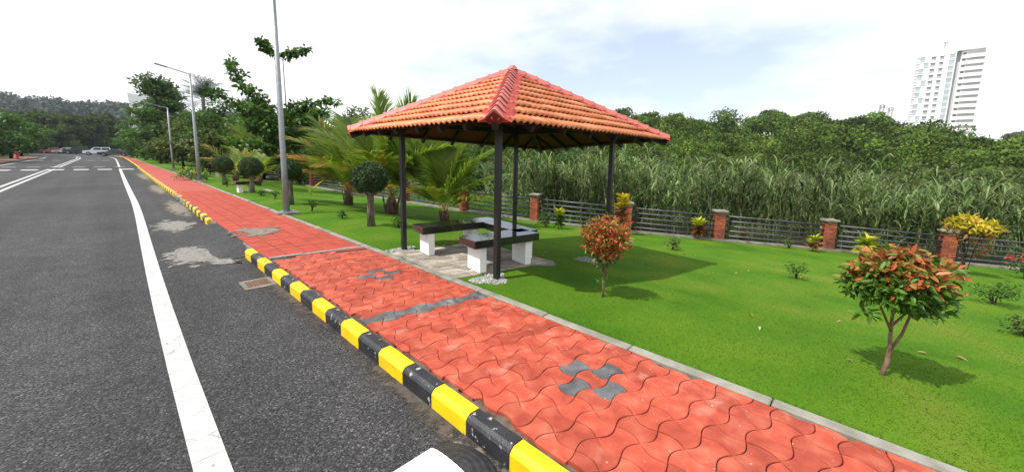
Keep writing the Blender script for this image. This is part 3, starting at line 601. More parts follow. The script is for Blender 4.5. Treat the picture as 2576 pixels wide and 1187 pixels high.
# stone pad, gravel collars
pad = structure(MB().prism([(2.995, 3.86), (4.66, 3.50), (4.70, 5.16), (2.995, 5.56)], -.12, .118).build('stone_pad', M['concrete']))
rs = random.Random(8)
sx = Vector((math.cos(math.radians(-12)), math.sin(math.radians(-12)), 0)); row = 0; yv = 0.03
while yv < 1.62:
    d = rs.uniform(.12, .19); xv = .02-rs.uniform(0, .15)
    while xv < 1.66:
        ln = rs.uniform(.15, .30); a, b = max(xv, .02), min(xv+ln, 1.67)
        if b-a > .06:
            c0 = Vector((3.0, 3.87, 0))+Vector((1, 0, 0))*0
            def W2(u, v): return (2.995+u, 3.87-.213*u+v)
            q = [W2(a+.005, yv+.004+rs.uniform(0, .006)), W2(b-.005, yv+.004+rs.uniform(0, .006)), W2(b-.005+rs.uniform(-.01, .004), yv+d-.004), W2(a+.005, yv+d-.004)]
            cx_, cy_ = sum(p[0] for p in q)/4, sum(p[1] for p in q)/4
            MB().prism([(p[0]-cx_, p[1]-cy_) for p in q], -.02, 0, inset=.007).build('stone', M['stone'], pad, (cx_, cy_, .134+rs.uniform(-.004, .004)))
        xv += ln
    yv += d
def gravel(name, label, cx_, cy_, r_, n, z, seed, gap=None):
    rg = np.random.default_rng(seed); a = rg.uniform(0, 6.28, n); rr = np.sqrt(rg.random(n))*r_*(1+.25*np.sin(3*a)); P = np.column_stack([cx_+rr*np.cos(a), cy_+rr*np.sin(a)*.8, np.full(n, z)+rg.uniform(-.004, .012, n)])
    base = np.array([(-1, -1, -.6), (1, -1, -.6), (1, 1, -.6), (-1, 1, -.6), (-.6, -.6, .7), (.6, -.6, .7), (.6, .6, .7), (-.6, .6, .7)]); fc = np.array([(4, 5, 6, 7), (0, 1, 5, 4), (1, 2, 6, 5), (2, 3, 7, 6), (3, 0, 4, 7)])
    sz = rg.uniform(.005, .012, (n, 1, 1)); V = base[None]*sz*rg.uniform(.6, 1.3, (n, 8, 3)); th = rg.uniform(0, 6.28, n); c, s = np.cos(th)[:, None], np.sin(th)[:, None]
    V = np.stack([V[:, :, 0]*c-V[:, :, 1]*s, V[:, :, 0]*s+V[:, :, 1]*c, V[:, :, 2]], 2)+P[:, None]
    F = (np.arange(n)[:, None, None]*8+fc[None]).reshape(-1, 4)
    return tag(link(name, npmesh(name, V.reshape(-1, 3), F, M['gravel'])), label, 'gravel', kind='stuff')
gravel('gravel', 'white gravel at the foot of the front black post', 3.36, 3.58, .25, 800, .122, 1)
gravel('gravel', 'white gravel at the foot of the post beside the path', 3.32, 5.72, .24, 700, .122, 2)
gp = MB(); gp.prism([(5.55, 3.72), (6.3, 3.35), (6.6, 3.62), (5.9, 3.95)], -.06, 0); o = gp.build('post_footing', M['concrete'], None, (0, 0, -.13)); structure(o); o.rotation_euler = (0, .09, 0); o.location = (0, 0, .40)
gravel('gravel', 'grey gravel beside the far post behind the red leaved shrub', 5.75, 3.72, .3, 500, -.12, 4)

# ------------------------------------------------------------------ benches
BR = math.radians(-10)
def bench(name, label, loc, rz, slabs, legs, group=None, leg_h=.36):
    t = thing(name, label, 'bench', loc, rz, group)
    for (x0, x1, y0, y1) in slabs:
        MB().box(((x0+x1)/2, (y0+y1)/2, leg_h+.055), (x1-x0, y1-y0, .11), bev=.006).build('slab', M['granite'], t)
    for (x0, x1, y0, y1) in legs:
        MB().box(((x0+x1)/2, (y0+y1)/2, leg_h/2), (x1-x0, y1-y0, leg_h), bev=.006).build('leg', M['white'], t)
    return t
bench('granite_bench', 'black polished granite bench on white legs nearest the front post', (3.26, 3.79, .138), BR, [(0, 1.12, 0, .44)], [(.11, .22, .05, .39), (.90, 1.01, .05, .39)])
bench('granite_corner_bench', 'L-shaped black granite bench on white legs at the back of the pavilion', (3.27, 5.04, .138), BR, [(0, 1.47, 0, .42), (1.09, 1.47, -1.02, -.004)],
      [(.11, .22, .04, .38), (.92, 1.03, .04, .38), (1.13, 1.43, -.95, -.84)])
bench('granite_bench', 'small black topped white bench beyond the lamp post', (3.32, 17.7, .10), 0, [(-.1, .62, -.1, .42)], [(0, .14, 0, .34), (.36, .50, 0, .34)], leg_h=.34)
MB()
structure(MB().prism([(2.98, 17.3), (4.5, 17.1), (4.6, 18.9), (2.98, 19.0)], .0, .112).build('bench_paving', M['concrete']))
bench('granite_bench', 'far black topped white bench beside the second lamp post', (3.35, 28.6, .09), 0, [(-.1, 1.3, -.1, .42)], [(0, .14, 0, .34), (.95, 1.10, 0, .34)], leg_h=.34)

# ------------------------------------------------------------------ lamp posts
def lamp_post(label, x, y, H_, ang=0):
    t = thing('lamp_post', label, 'lamp post', (x, y, .10), 0, 'street lamps along the path')
    MB().box((0, 0, .03), (.50, .42, .12), bev=.012).build('plinth', M['concrete'], t)
    MB().box((0, 0, .10), (.24, .24, .016)).build('base_plate', M['galv'], t)
    for sx_ in (-1, 1):
        for sy_ in (-1, 1): MB().tube([(sx_*.09, sy_*.09, .105), (sx_*.09, sy_*.09, .135)], .011, 6).build('bolt', M['galv'], t)
    MB().tube([(0, 0, .1), (0, 0, 1.2), (0, 0, H_)], [.078, .070, .042], 12).build('pole', M['galv'], t, smooth=True)
    MB().box((.079, 0, .75), (.012, .09, .26), bev=.004).build('service_door', M['galv'], t)
    arm = MB(); arm.tube([(.06, 0, H_-.06), (-.25, 0, H_+.02), (-.85, 0, H_+.16)], [.028, .026, .022], 8); arm.build('arm', M['galv'], t)
    lum = MB(); lum.box((-1.02, 0, H_+.20), (.46, .20, .05), Matrix.Rotation(.2, 3, 'Y'), bev=.018); lo = lum.build('luminaire', M['galv'], t)
    MB().box((-1.04, 0, H_+.183), (.28, .15, .012), Matrix.Rotation(.2, 3, 'Y')).build('lens', M['lamp_clear'], lo)
lamp_post('tall grey lamp post nearest the pavilion, its top out of view', 3.07, 11.05, 6.6)
lamp_post('grey lamp post with its arm and lamp over the path, behind the nearest one', 3.02, 24.6, 5.25)
lamp_post('far grey lamp post half hidden among the trees by the path', 3.35, 39.6, 4.7)

# ------------------------------------------------------------------ fence
bk = MB().box((0, 0, 0), (.185, .088, .062), bev=.005).mesh('brick', M['brick'])
def pillar(label, x, y, rz, bricks=True):
    t = thing('fence_pillar', label, 'pillar', (x, y, lawn_z(x)-.03), rz, 'brick pillars of the garden fence')
    MB().box((0, 0, .45), (.255, .255, .98)).build('core', M['brick_mortar'], t)
    nc_ = 12
    for c in range(nc_):
        z = .035+c*.074
        for q in range(4):
            a = q*math.pi/2; off = (.0465, .0935) if c % 2 == 0 else (-.0465, .0935)
            link('brick', bk, t, mat4=Matrix.Translation((0, 0, z)) @ Matrix.Rotation(a, 4, 'Z') @ Matrix.Translation((off[0]+random.uniform(-.003, .003), off[1]+random.uniform(-.003, .003), 0)))
    MB().box((0, 0, .975), (.37, .37, .06), bev=.008).build('cap', M['edging'], t)
PL = [None, None, 'far brick fence pillar behind the orange tinged young palms', 'brick fence pillar in shade left of the coconut palms', 'brick fence pillar behind the two tall coconut palms',
      'brick fence pillar just left of the palm behind the pavilion', 'brick fence pillar seen between the pavilion posts beside the red flowers', 'brick fence pillar with a tall croton growing in front of it',
      'weathered brick fence pillar right of the yellow and orange croton', 'brick fence pillar with a dark stained top left of the red tipped tree', 'brick fence pillar beside the tall yellow croton', None, None]
for i, (x, y) in enumerate(FENCE):
    if PL[i]:
        a = FENCE[max(i-1, 0)]; b = FENCE[min(i+1, len(FENCE)-1)]; pillar(PL[i], x, y, math.atan2(b[1]-a[1], b[0]-a[0]))
BL = ['rail fence panel far along the lawn under the trees', 'rail fence panel behind the small orange palms', 'rail fence panel left of the coconut palm trunks in tree shade', 'black rail fence panel behind the yellow leaved seedling',
      'black rail fence panel behind the coconut palm trunks', 'black rail fence panel behind the palm at the pavilion', 'black five rail fence panel seen through the pavilion posts',
      'black five rail fence panel behind the red flowered shrub', 'black five rail fence panel right of the tall slim croton', 'black five rail fence panel between the two weathered pillars on the open lawn',
      'black five rail fence panel behind the red tipped tree', 'black rail fence panel right of the yellow croton']
for i in range(len(FENCE)-1):
    a, b = FENCE[i], FENCE[i+1]; za, zb = lawn_z(a[0]), lawn_z(b[0]); ln = math.dist(a, b)
    t = thing('fence_panel', BL[i], 'fence', (a[0], a[1], za), math.atan2(b[1]-a[1], b[0]-a[0]), 'rail fence panels along the lawn')
    for k in range(5):
        z = .17+.155*k; MB().tube([(.12, 0, z), (ln-.12, 0, z+zb-za)], .025, 8).build('rail', M['rail'], t, smooth=True)
    for u in ((.5,) if ln < 4.6 else (.33, .66)):
        MB().box((ln*u, .03, .45+(zb-za)*u), (.03, .012, .82)).build('strut', M['rail'], t)
    wl = MB(); q = .06
    wl.add([(0, -.16, -.3), (ln, -.16, zb-za-.3), (ln, .16, zb-za-.3), (0, .16, -.3), (0, -.15, .065), (ln, -.15, zb-za+.065), (ln, .15, zb-za+.065), (0, .15, .065)],
           [(0, 1, 5, 4), (4, 5, 6, 7), (3, 7, 6, 2), (0, 4, 7, 3), (1, 2, 6, 5)])
    wl.build('plinth_wall', M['edging'], t)

# ------------------------------------------------------------------ plants
def shrub(name, label, cat, loc, clumps, mat, leaf=(.06, .025), per=900, stems=6, seed=0, group=None, flat=.8, top_mat=None, top_from=None, full=True, bark='bark_dark', up=.6, shell=.55, crown='foliage', top_p=.75):
    rg = np.random.default_rng(seed); t = thing(name, label, cat, loc, 0, group)
    V, F = clump_leaves(rg, clumps, per, leaf[0], leaf[1], flat=flat, full=full, up=up, shell=shell)
    if top_mat:
        k = 6 if full else 4; fc = V[F[:, 0]][:, 2]; pl = 2 if full else 1; sel = rg.random(len(F)//pl).repeat(pl)
        mi = ((fc+rg.normal(0, .04, len(F)//pl).repeat(pl)*1.0 > top_from) & (sel < top_p)).astype(int)
        link(crown, npmesh(crown, V, F, [M[mat], M[top_mat]], mi), t)
    else: link(crown, npmesh(crown, V, F, M[mat]), t)
    sm = MB(); rr = random.Random(seed)
    for k in range(stems):
        c = clumps[rr.randrange(len(clumps))]; sm.tube([(rr.uniform(-.02, .02), rr.uniform(-.02, .02), -.03), (c[0]*.4, c[1]*.4, c[2]*.55), (c[0], c[1], c[2])], [.010, .008, .004], 5)
    sm.build('stem', M[bark], t); return t
def ballclumps(seed, n, R_, zc, rz, r_, shape=None):
    rr = random.Random(seed); out = []
    while len(out) < n:
        d = Vector((rr.gauss(0, 1), rr.gauss(0, 1), rr.gauss(0, 1))).normalized()*rr.random()**.35
        p = (d.x*R_, d.y*R_, zc+d.z*rz, r_*rr.uniform(.75, 1.25))
        if shape is None or shape(p): out.append(p)
    return out
# clipped ball trees
def topiary(label, x, y, H_, R_, seed):
    rg = np.random.default_rng(seed); t = thing('ball_tree', label, 'topiary', (x, y, lawn_z(x)-.01), random.uniform(0, 3), 'clipped ball trees on the lawn')
    zc = H_-R_*.92; n = 9000; d = rdir(rg, n); bump = 1+.05*np.sin(d[:, :1]*9+seed)+.04*np.sin(d[:, 1:2]*11)
    P = d*R_*np.array([1, 1, .92])*bump*(.80+.20*rg.random((n, 1))**.5)+np.array([0, 0, zc]); P = P[(d[:, 2] > -.82)]; d = d[d[:, 2] > -.82]; n = len(P)
    V, F = leaves(P, unit(d*.45+rdir(rg, n)), unit(d+rdir(rg, n)*.45), rg.uniform(.03, .052, n), rg.uniform(.016, .025, n)); link('crown', npmesh('crown', V, F, M['leaf_topiary']), t)
    core = MB(); nn = 10
    for i in range(nn):
        a0 = math.pi*i/nn
    tr = MB(); rr = random.Random(seed)
    for k in range(7):
        a = 2*math.pi*k/7+rr.uniform(-.2, .2); q = .055
        tr.tube([(q*math.cos(a)*1.1, q*math.sin(a)*1.1, -.03), (q*math.cos(a+.5), q*math.sin(a+.5), zc*.35), (q*.9*math.cos(a+1), q*.9*math.sin(a+1), zc*.62), (.6*R_*math.cos(a+1.2), .6*R_*math.sin(a+1.2), zc+.02)], [.034, .030, .026, .01], 6)
    tr.build('trunk', M['bark'], t, smooth=True)
    nb = 260; aa = rg.uniform(0, 6.28, nb); rr2 = rg.uniform(.1, .75, nb)*R_; zz = zc-R_*.9*np.sqrt(np.maximum(0, 1-(rr2/R_)**2))*rg.uniform(.55, 1.1, nb)
    P = np.column_stack([rr2*np.cos(aa), rr2*np.sin(aa), zz]); V, F = leaves(P, unit(np.column_stack([np.cos(aa), np.sin(aa), rg.uniform(-1, .5, nb)])), rdir(rg, nb), .05, .02); link('lower_twigs', npmesh('lower_twigs', V, F, M['leaf_bronze']), t)['kind'] = 'stuff'
topiary('round clipped ball tree just left of the pavilion on thick grey stems', 3.93, 8.11, 1.42, .375, 21)
topiary('round clipped ball tree right beside the tall lamp post', 3.74, 12.98, 1.32, .32, 22)
topiary('round clipped ball tree in front of the small white bench', 3.70, 17.4, 1.36, .40, 23)
topiary('smaller round clipped tree left of the white bench', 3.61, 22.1, 1.32, .42, 24)
# red tipped shrubs
def young_tree(name, label, loc, clumps, seed, trunk, leaf, per, top_from, flat=.8, top_p=.75, tops='leaf_red'):
    t = shrub(name, label, 'tree', loc, clumps, 'leaf_bright', leaf, per, 0, seed, None, flat, tops, top_from, True, crown='crown', top_p=top_p)
    for ch in list(t.children):
        if ch.name.startswith('stem'): bpy.data.objects.remove(ch)
    tr = MB()
    for pts, rd in trunk: tr.tube(pts, rd, 7)
    tr.build('trunk', M['bark_red'], t, smooth=True); return t
rr = random.Random(4)
cl1 = [(x, y, z, r) for (x, y, z, r) in ballclumps(31, 46, .24, .72, .22, .085)] + [(.02, .01, .46, .09), (-.03, .02, .40, .06), (.03, -.02, .52, .11), (0, 0, .56, .12), (-.06, .05, .55, .1), (.07, -.05, .55, .1)] + [(-.02, .02, .2, .04), (-.01, 0, .26, .035)]
young_tree('red_tip_shrub', 'small dense red and orange leaved tree beside the pavilion shadow', (3.89, 2.21, lawn_z(3.89)-.01), cl1, 32,
           [([(0, 0, -.03), (.005, .01, .2), (.01, 0, .45), (0, 0, .75)], [.016, .014, .012, .005]), ([(.005, .01, .22), (.06, -.05, .5), (.1, -.08, .7)], [.010, .008, .004]), ([(.005, .01, .3), (-.07, .06, .55), (-.1, .1, .7)], [.010, .008, .004])], (.050, .018), 9500, .50, .9, .78, 'leaf_scarlet')
cl2 = ballclumps(33, 66, .265, .77, .205, .10, lambda p: p[2] > .60)+[(-.13, .16, .50, .05), (.22, -.24, .58, .09), (.1, -.12, .58, .08)]
young_tree('red_tip_tree', 'red tipped young tree with forked trunk in the lower right lawn', (4.04, -.19, lawn_z(4.04)-.01), cl2, 34,
           [([(-.035, .03, -.06), (-.005, .0, .12), (.0, .0, .24), (.01, .01, .40), (0, .02, .72)], [.019, .017, .014, .012, .005]), ([(-.002, 0, .2), (.055, -.055, .34), (.085, -.085, .50), (.16, -.16, .72)], [.012, .010, .009, .004]),
            ([(.005, .005, .36), (-.06, .07, .52), (-.14, .15, .70)], [.010, .008, .004]), ([(.008, .01, .40), (.10, -.08, .54), (.2, -.1, .7)], [.010, .008, .004]), ([(.008, .01, .38), (.0, .02, .55), (-.02, -.12, .7)], [.010, .008, .004])], (.070, .027), 7000, .80, .85, .75)
yt = shrub('yellow_croton', 'tall yellow croton beside a brick pillar on the far right', 'croton', (14.05, -1.69, lawn_z(14.05)), ballclumps(35, 26, .38, 1.20, .16, .16)+[(.15, -.2, .75, .16), (.3, -.3, .62, .14), (-.1, .1, .9, .14), (.1, -.1, .5, .12), (.25, -.15, .95, .16)], 'leaf_bronze', (.13, .045), 900, 7, 36, None, .8, 'leaf_yellow', 1.08, True, top_p=.9)
def croton(label, x, y, H_, seed, mats=('leaf_bronze', 'leaf_lime'), R_=.16, n=26, Ln=.17):
    """upright croton: whorls of long leaves up a stem, young leaves of another colour at the top"""
    rg = np.random.default_rng(seed); t = thing('croton', label, 'croton', (x, y, lawn_z(x)-.01), rg.uniform(0, 6), 'crotons along the fence')
    MB().tube([(0, 0, -.03), (.01, .005, H_*.5), (0, .01, H_*.92)], [.014, .011, .006], 6).build('stem', M['bark_dark'], t)
    k = n*3; zz = H_*(.18+.78*rg.random(k)**.8); a = rg.uniform(0, 6.28, k); up = .1+1.1*(zz/H_)**2
    D = unit(np.column_stack([np.cos(a), np.sin(a), up+rg.normal(0, .2, k)])); P = np.column_stack([np.zeros(k), np.zeros(k), zz]); N = np.tile([0, 0, 1.], (k, 1))+rg.normal(0, .25, (k, 3))
    V, F = leaves(P, D, N, Ln*rg.uniform(.7, 1.25, k), Ln*.32*rg.uniform(.8, 1.2, k), droop=.25); mi = (zz > H_*.66).astype(int).repeat(2)
    link('leaves', npmesh('leaves', V, F, [M[mats[0]], M[mats[1]]], mi), t)
croton('tall slim croton with yellow top in front of a brick pillar', 10.66, 5.55, 1.18, 41, ('leaf_bronze', 'leaf_yellow'), n=44, Ln=.26)
croton('bright yellow and orange croton in the middle of the fence', 12.57, 3.94, .62, 42, ('leaf_bronze', 'leaf_lime'), n=34, Ln=.24)
croton('lime green croton beside the red flowers', 9.41, 7.01, .58, 43, ('leaf_mid', 'leaf_lime'), n=30, Ln=.2)
croton('low yellow green croton in front of the dark stained pillar', 14.25, 1.23, .40, 44, ('leaf_bronze', 'leaf_lime'), n=16, Ln=.24)
croton('lime croton peeping over the red tipped tree', 15.3, .10, .50, 45, ('leaf_lime', 'leaf_lime'), n=26, Ln=.28)
croton('thin bronze croton seedling by the fence plinth', 13.74, 2.94, .30, 46, ('leaf_olive', 'leaf_bronze'), n=8, Ln=.14)
shrub('ixora', 'red flowered shrub by the fence pillar behind the pavilion', 'shrub', (9.2, 7.32, lawn_z(9.2)), ballclumps(51, 12, .26, .27, .16, .13), 'leaf_dark', (.09, .04), 700, 6, 51, None, .8, 'leaf_crimson', .40, True, top_p=.35)
shrub('ixora', 'red flowered shrub cut by the right edge of the picture', 'shrub', (15.22, -2.80, lawn_z(15.2)), ballclumps(52, 12, .32, .34, .2, .15), 'leaf_olive', (.10, .045), 600, 6, 52, None, .8, 'leaf_crimson', .40, True, top_p=.8)
shrub('ixora', 'single red flower head on a stem behind the small red tree', 'shrub', (9.55, 4.75, lawn_z(9.5)), [(0, 0, .42, .10), (.1, -.05, .30, .09), (-.05, .06, .22, .08)], 'leaf_dark', (.09, .04), 900, 4, 53, None, .8, 'leaf_crimson', .36, True, top_p=.9)
SM = [((8.54, .92), .30, .20, 'leaf_mid', 'small round green bush alone on the open lawn', 61), ((9.31, 3.49), .30, .24, 'leaf_olive', 'loose low green shrub behind the small red tree', 62),
      ((3.71, 11.13), .38, .11, 'leaf_mid', 'small upright sapling right of the lamp post base', 63), ((3.85, 9.47), .25, .16, 'leaf_dark', 'low dark shrub between the lamp post and the near ball tree', 64),
      ((3.68, 16.1), .22, .17, 'leaf_dark', 'low dark shrub in front of the small white bench', 65), ((4.29, 7.55), .26, .17, 'leaf_mid', 'low green shrub behind the left pavilion post', 66),
      ((3.78, 14.8), .32, .14, 'leaf_dark', 'low shrub just left of the tall lamp post', 67), ((9.76, -1.54), .42, .32, 'leaf_mid', 'loose green shrub right of the red tipped tree', 68),
      ((7.45, -1.46), .26, .24, 'leaf_olive', 'low shrub cut by the right edge above the lawn', 69), ((14.02, 1.78), .34, .18, 'leaf_olive', 'low green plant by the plinth left of the dark stained pillar', 70),
      ((3.45, 20.6), .5, .15, 'leaf_mid', 'small upright sapling beside the far bench', 71)]
for (xy, h, R_, mt, lb, sd) in SM:
    shrub('bush', lb, 'bush', (xy[0], xy[1], lawn_z(xy[0])), ballclumps(sd, 14, R_*.75, h*.58, h*.34, R_*.42), mt, (.055, .026), 1500, 7, sd, 'small bushes on the lawn', .8)
shrub('pale_flower_bush', 'pale cream flowered bush at the foot of the second lamp post', 'bush', (2.98, 26.4, .08), ballclumps(75, 26, .75, .36, .25, .22), 'leaf_bright', (.12, .06), 420, 8, 75, None, .8, 'leaf_lime', .42, True, top_p=.5)

# palms
def frond_mesh(name, Lf, a0, a1, mats, seed, nl=66, ll=.66, side_droop=.28, dry=0.0, wd=.042):
    """one coconut frond: arching midrib in the XZ plane with two ranks of narrow leaflets"""
    rg = np.random.default_rng(seed); pts = []; p = np.zeros(3); m = 14
    for i in range(m+1):
        pts.append(p.copy()); a = a0+(a1-a0)*(i/m)**1.3; p = p+np.array([math.sin(a), 0, math.cos(a)])*Lf/m
    pts = np.array(pts); V, F, mi = [], [], []
    for i in range(m+1):
        r_ = .020*(1-.85*i/m)*Lf/2.0; V += [pts[i]+(0, -r_, 0), pts[i]+(0, 0, r_*.8), pts[i]+(0, r_, 0), pts[i]+(0, 0, -r_*.8)]
    for i in range(m):
        for k in range(4): F.append((i*4+k, i*4+(k+1) % 4, i*4+4+(k+1) % 4, i*4+4+k)); mi.append(1)
    for s in (-1, 1):
        for k in range(nl):
            t = .18+.82*(k+.5*rg.random())/nl; q = min(t*m, m-1e-3); i = int(q); b = pts[i]+(pts[i+1]-pts[i])*(q-i); tg = pts[min(i+1, m)]-pts[i]; tg = tg/np.linalg.norm(tg)
            nrm = np.array([-tg[2], 0, tg[0]]); nrm = nrm*(1 if nrm[2] >= 0 else -1)
            le = ll*(.55+.9*math.sin(math.pi*min(1, t*.92+.08))**.8)*rg.uniform(.85, 1.1); sp = .70+.40*(1-t)
            d = tg*(.55+.5*t)+np.array([0, s, 0])*sp*1.1+nrm*.18+rg.normal(0, .05, 3); d /= np.linalg.norm(d)
            p1 = b+d*le*.5; d2 = d+np.array([0, 0, -side_droop*rg.uniform(.6, 1.5)]); d2 /= np.linalg.norm(d2); p2 = p1+d2*le*.5
            wv = np.cross(d, nrm); wv = wv/np.linalg.norm(wv)*wd*.5*Lf/2.0
            n0 = len(V); V += [b-wv*.6, b+wv*.6, p1+wv, p1-wv, p2+wv*.1, p2-wv*.1]; F += [(n0, n0+1, n0+2, n0+3), (n0+3, n0+2, n0+4, n0+5)]
            mm = 2 if rg.random() < dry*(.3+.9*t) else 0; mi += [mm, mm]
    return npmesh(name, np.array(V), np.array(F), mats, mi)
FM = [M['frond'], M['petiole'], M['leaf_orange']]; FD = [M['frond_dark'], M['bark_dark'], M['frond_dark']]
def palm(name, label, loc, base_h, fronds, base_r=.13, mats=FM, group=None, seed=0, nl=66, ll=.66, trunk_mat='palmbase', wd=.042):
    t = thing(name, label, 'palm', loc, 0, group); tr = MB(); rr = random.Random(seed)
    if base_h < 1:
        tr.tube([(0, 0, -.05), (0, 0, base_h*.5), (0, 0, base_h)], [base_r*1.15, base_r*.9, base_r*.5], 9)
        for k in range(10):
            a = rr.uniform(0, 6.28); q = base_r*.8; tr.tube([(q*math.cos(a), q*math.sin(a), 0), (q*1.3*math.cos(a), q*1.3*math.sin(a), base_h*.5), (q*rr.uniform(1, 1.9)*math.cos(a), q*rr.uniform(1, 1.9)*math.sin(a), base_h*rr.uniform(.8, 1.2))], [.03, .022, .008], 5)
    else:
        tr.tube([(0, 0, -.1), (base_r*.6, 0, base_h*.3), (base_r*1.4, base_r*.4, base_h*.7), (base_r*1.5, 0, base_h)], [base_r*1.5, base_r, base_r*.85, base_r*.8], 9)
    tr.build('trunk', M[trunk_mat], t, smooth=True)
    ox = base_r*1.5 if base_h >= 1 else 0
    for k, (az, a0, a1, Lf, dry) in enumerate(fronds):
        me = frond_mesh('frond', Lf, math.radians(a0), math.radians(a1), mats, seed*100+k, nl, ll*Lf/2.0, .35, dry, wd)
        o = link('frond', me, t, (ox, 0, base_h*.92)); o.rotation_euler = (0, 0, math.radians(az))
    return t
# azimuths: -46 points to the right of the picture, 134 to the left, 44 away, 224 towards the viewer
palm('coconut_palm', 'young coconut palm with upright orange midrib behind the benches', (6.71, 9.19, lawn_z(6.71)), .36,
     [(44, 2, 12, 2.2, 0), (125, 34, 80, 2.0, .10), (-50, 24, 58, 2.1, 0), (-56, 46, 80, 2.1, .02), (140, 50, 98, 1.9, .45), (140, 18, 46, 2.1, 0), (-40, 10, 34, 2.1, 0), (20, 30, 60, 1.8, 0), (200, 40, 85, 1.4, .2), (-75, 62, 92, 1.8, .05), (110, 10, 30, 2.1, 0)], seed=1, group='young coconut palms on the lawn')
palm('coconut_palm', 'tallest young coconut palm with fronds rising above the pavilion roof', (6.01, 11.01, lawn_z(6.01)), .55,
     [(130, 4, 10, 3.05, 0), (-50, 8, 22, 3.0, 0), (-40, 20, 60, 2.9, 0), (140, 30, 75, 3.0, .02), (130, 20, 48, 2.8, 0), (-60, 34, 80, 2.6, .05), (60, 20, 45, 3.0, 0), (220, 30, 70, 2.0, .1), (-30, 40, 85, 2.4, .25), (10, 25, 60, 3, 0), (160, 45, 90, 2.2, .3)], base_r=.2, seed=2, group='young coconut palms on the lawn', nl=66)
palm('coconut_palm', 'young coconut palm with orange drying fronds left of the ball tree', (5.73, 13.52, lawn_z(5.73)), .5,
     [(134, 38, 92, 2.4, .85), (140, 22, 80, 2.6, .12), (130, 10, 40, 2.6, .05), (-40, 12, 40, 2.6, 0), (60, 10, 30, 2.6, 0), (-50, 35, 80, 2.4, .1), (150, 50, 100, 2.1, .8), (220, 35, 80, 2.0, .2), (100, 25, 55, 2.4, 0), (0, 20, 55, 2.4, 0)], base_r=.15, seed=3, group='young coconut palms on the lawn', nl=60)
palm('coconut_palm', 'small palm with an orange frond between the lamp post and the white bench', (5.05, 22.5, lawn_z(5.05)), .35,
     [(134, 45, 100, 1.7, 1.0), (-46, 40, 95, 1.5, .5), (44, 15, 50, 1.8, .2), (120, 20, 60, 1.7, .2), (-30, 20, 60, 1.7, .1), (200, 40, 90, 1.3, .8)], seed=4, group='young coconut palms on the lawn', nl=30, wd=.04)
palm('coconut_palm', 'small bronze palm behind the round tree left of the white bench', (4.6, 25.0, lawn_z(4.6)), .35,
     [(134, 40, 95, 1.9, .5), (150, 25, 60, 2.0, .3), (-46, 40, 95, 1.5, .3), (44, 15, 50, 1.9, 0), (-30, 20, 60, 1.7, .1), (200, 40, 90, 1.3, .5)], seed=5, group='young coconut palms on the lawn', nl=30, wd=.04)
palm('coconut_palm', 'bushy yellow green palm behind the tall lamp post', (6.3, 27.5, lawn_z(6.3)), .5,
     [(134, 10, 45, 3.1, .05), (150, 25, 60, 2.8, .05), (-46, 15, 55, 2.8, 0), (44, 5, 30, 3.0, 0), (-30, 20, 60, 2.5, 0), (200, 30, 70, 2.3, 0), (100, 8, 30, 3.1, 0)], seed=6, nl=34, wd=.04)
rr = random.Random(9)
palm('tall_coconut_palm', 'dark tall coconut palm rising behind the second lamp post', (7.0, 52.0, -.3), 7.6, [(134, 2, 25, 2.5, 0), (-46, 5, 30, 2.3, 0), (20, 10, 40, 2.4, 0), (150, 18, 70, 2.6, 0), (-60, 25, 80, 2.6, 0), (-40, 40, 105, 2.8, 0), (120, 40, 105, 2.6, 0), (-50, 60, 130, 2.6, 0), (140, 60, 130, 2.5, 0), (60, 30, 90, 2.4, 0), (220, 30, 90, 2.2, 0), (0, 50, 120, 2.5, 0), (180, 50, 120, 2.4, 0), (-30, 75, 140, 2.4, 0), (110, 75, 140, 2.2, 0)], base_r=.2, mats=FD, seed=7, nl=40, ll=.8, trunk_mat='bark', wd=.03)
palm('tall_coconut_palm', 'dark coconut palm seen in the gap right of the tall lamp post', (12.6, 38.0, -.9), 5.2, [(az, rr.uniform(10, 60), rr.uniform(75, 125), rr.uniform(2.0, 2.6), 0) for az in range(0, 360, 26)], base_r=.16, mats=FD, seed=8, nl=24, trunk_mat='bark', wd=.06)
# coconut seedling with a yellow leaf
sd = thing('palm_seedling', 'small palm seedling with one bright yellow leaf on the lawn', 'seedling', (5.82, 17.45, lawn_z(5.82)))
P = np.array([[0, 0, 0.], [0, 0, .05], [0, 0, .1], [0, 0, .05]]); D = np.array([[-.25, .2, 1.], [.1, -.1, 1.1], [-.1, -.2, .9], [.2, .1, .8]]); V, F = leaves(P, D, np.array([[.7, -.7, .3]]*4), np.array([.42, .36, .33, .3]), .09); link('leaf', npmesh('leaf', V, F, M['leaf_lime']), sd)
V, F = leaves(np.array([[.05, -.05, .28]]), np.array([[.6, -.6, .75]]), np.array([[-.6, .5, .6]]), .62, .16, droop=.05); link('yellow_leaf', npmesh('yellow_leaf', V, F, M['leaf_yellow']), sd)
MB().tube([(0, 0, -.02), (.02, -.02, .15), (.05, -.05, .3)], [.02, .015, .01], 6).build('stem', M['petiole'], sd)

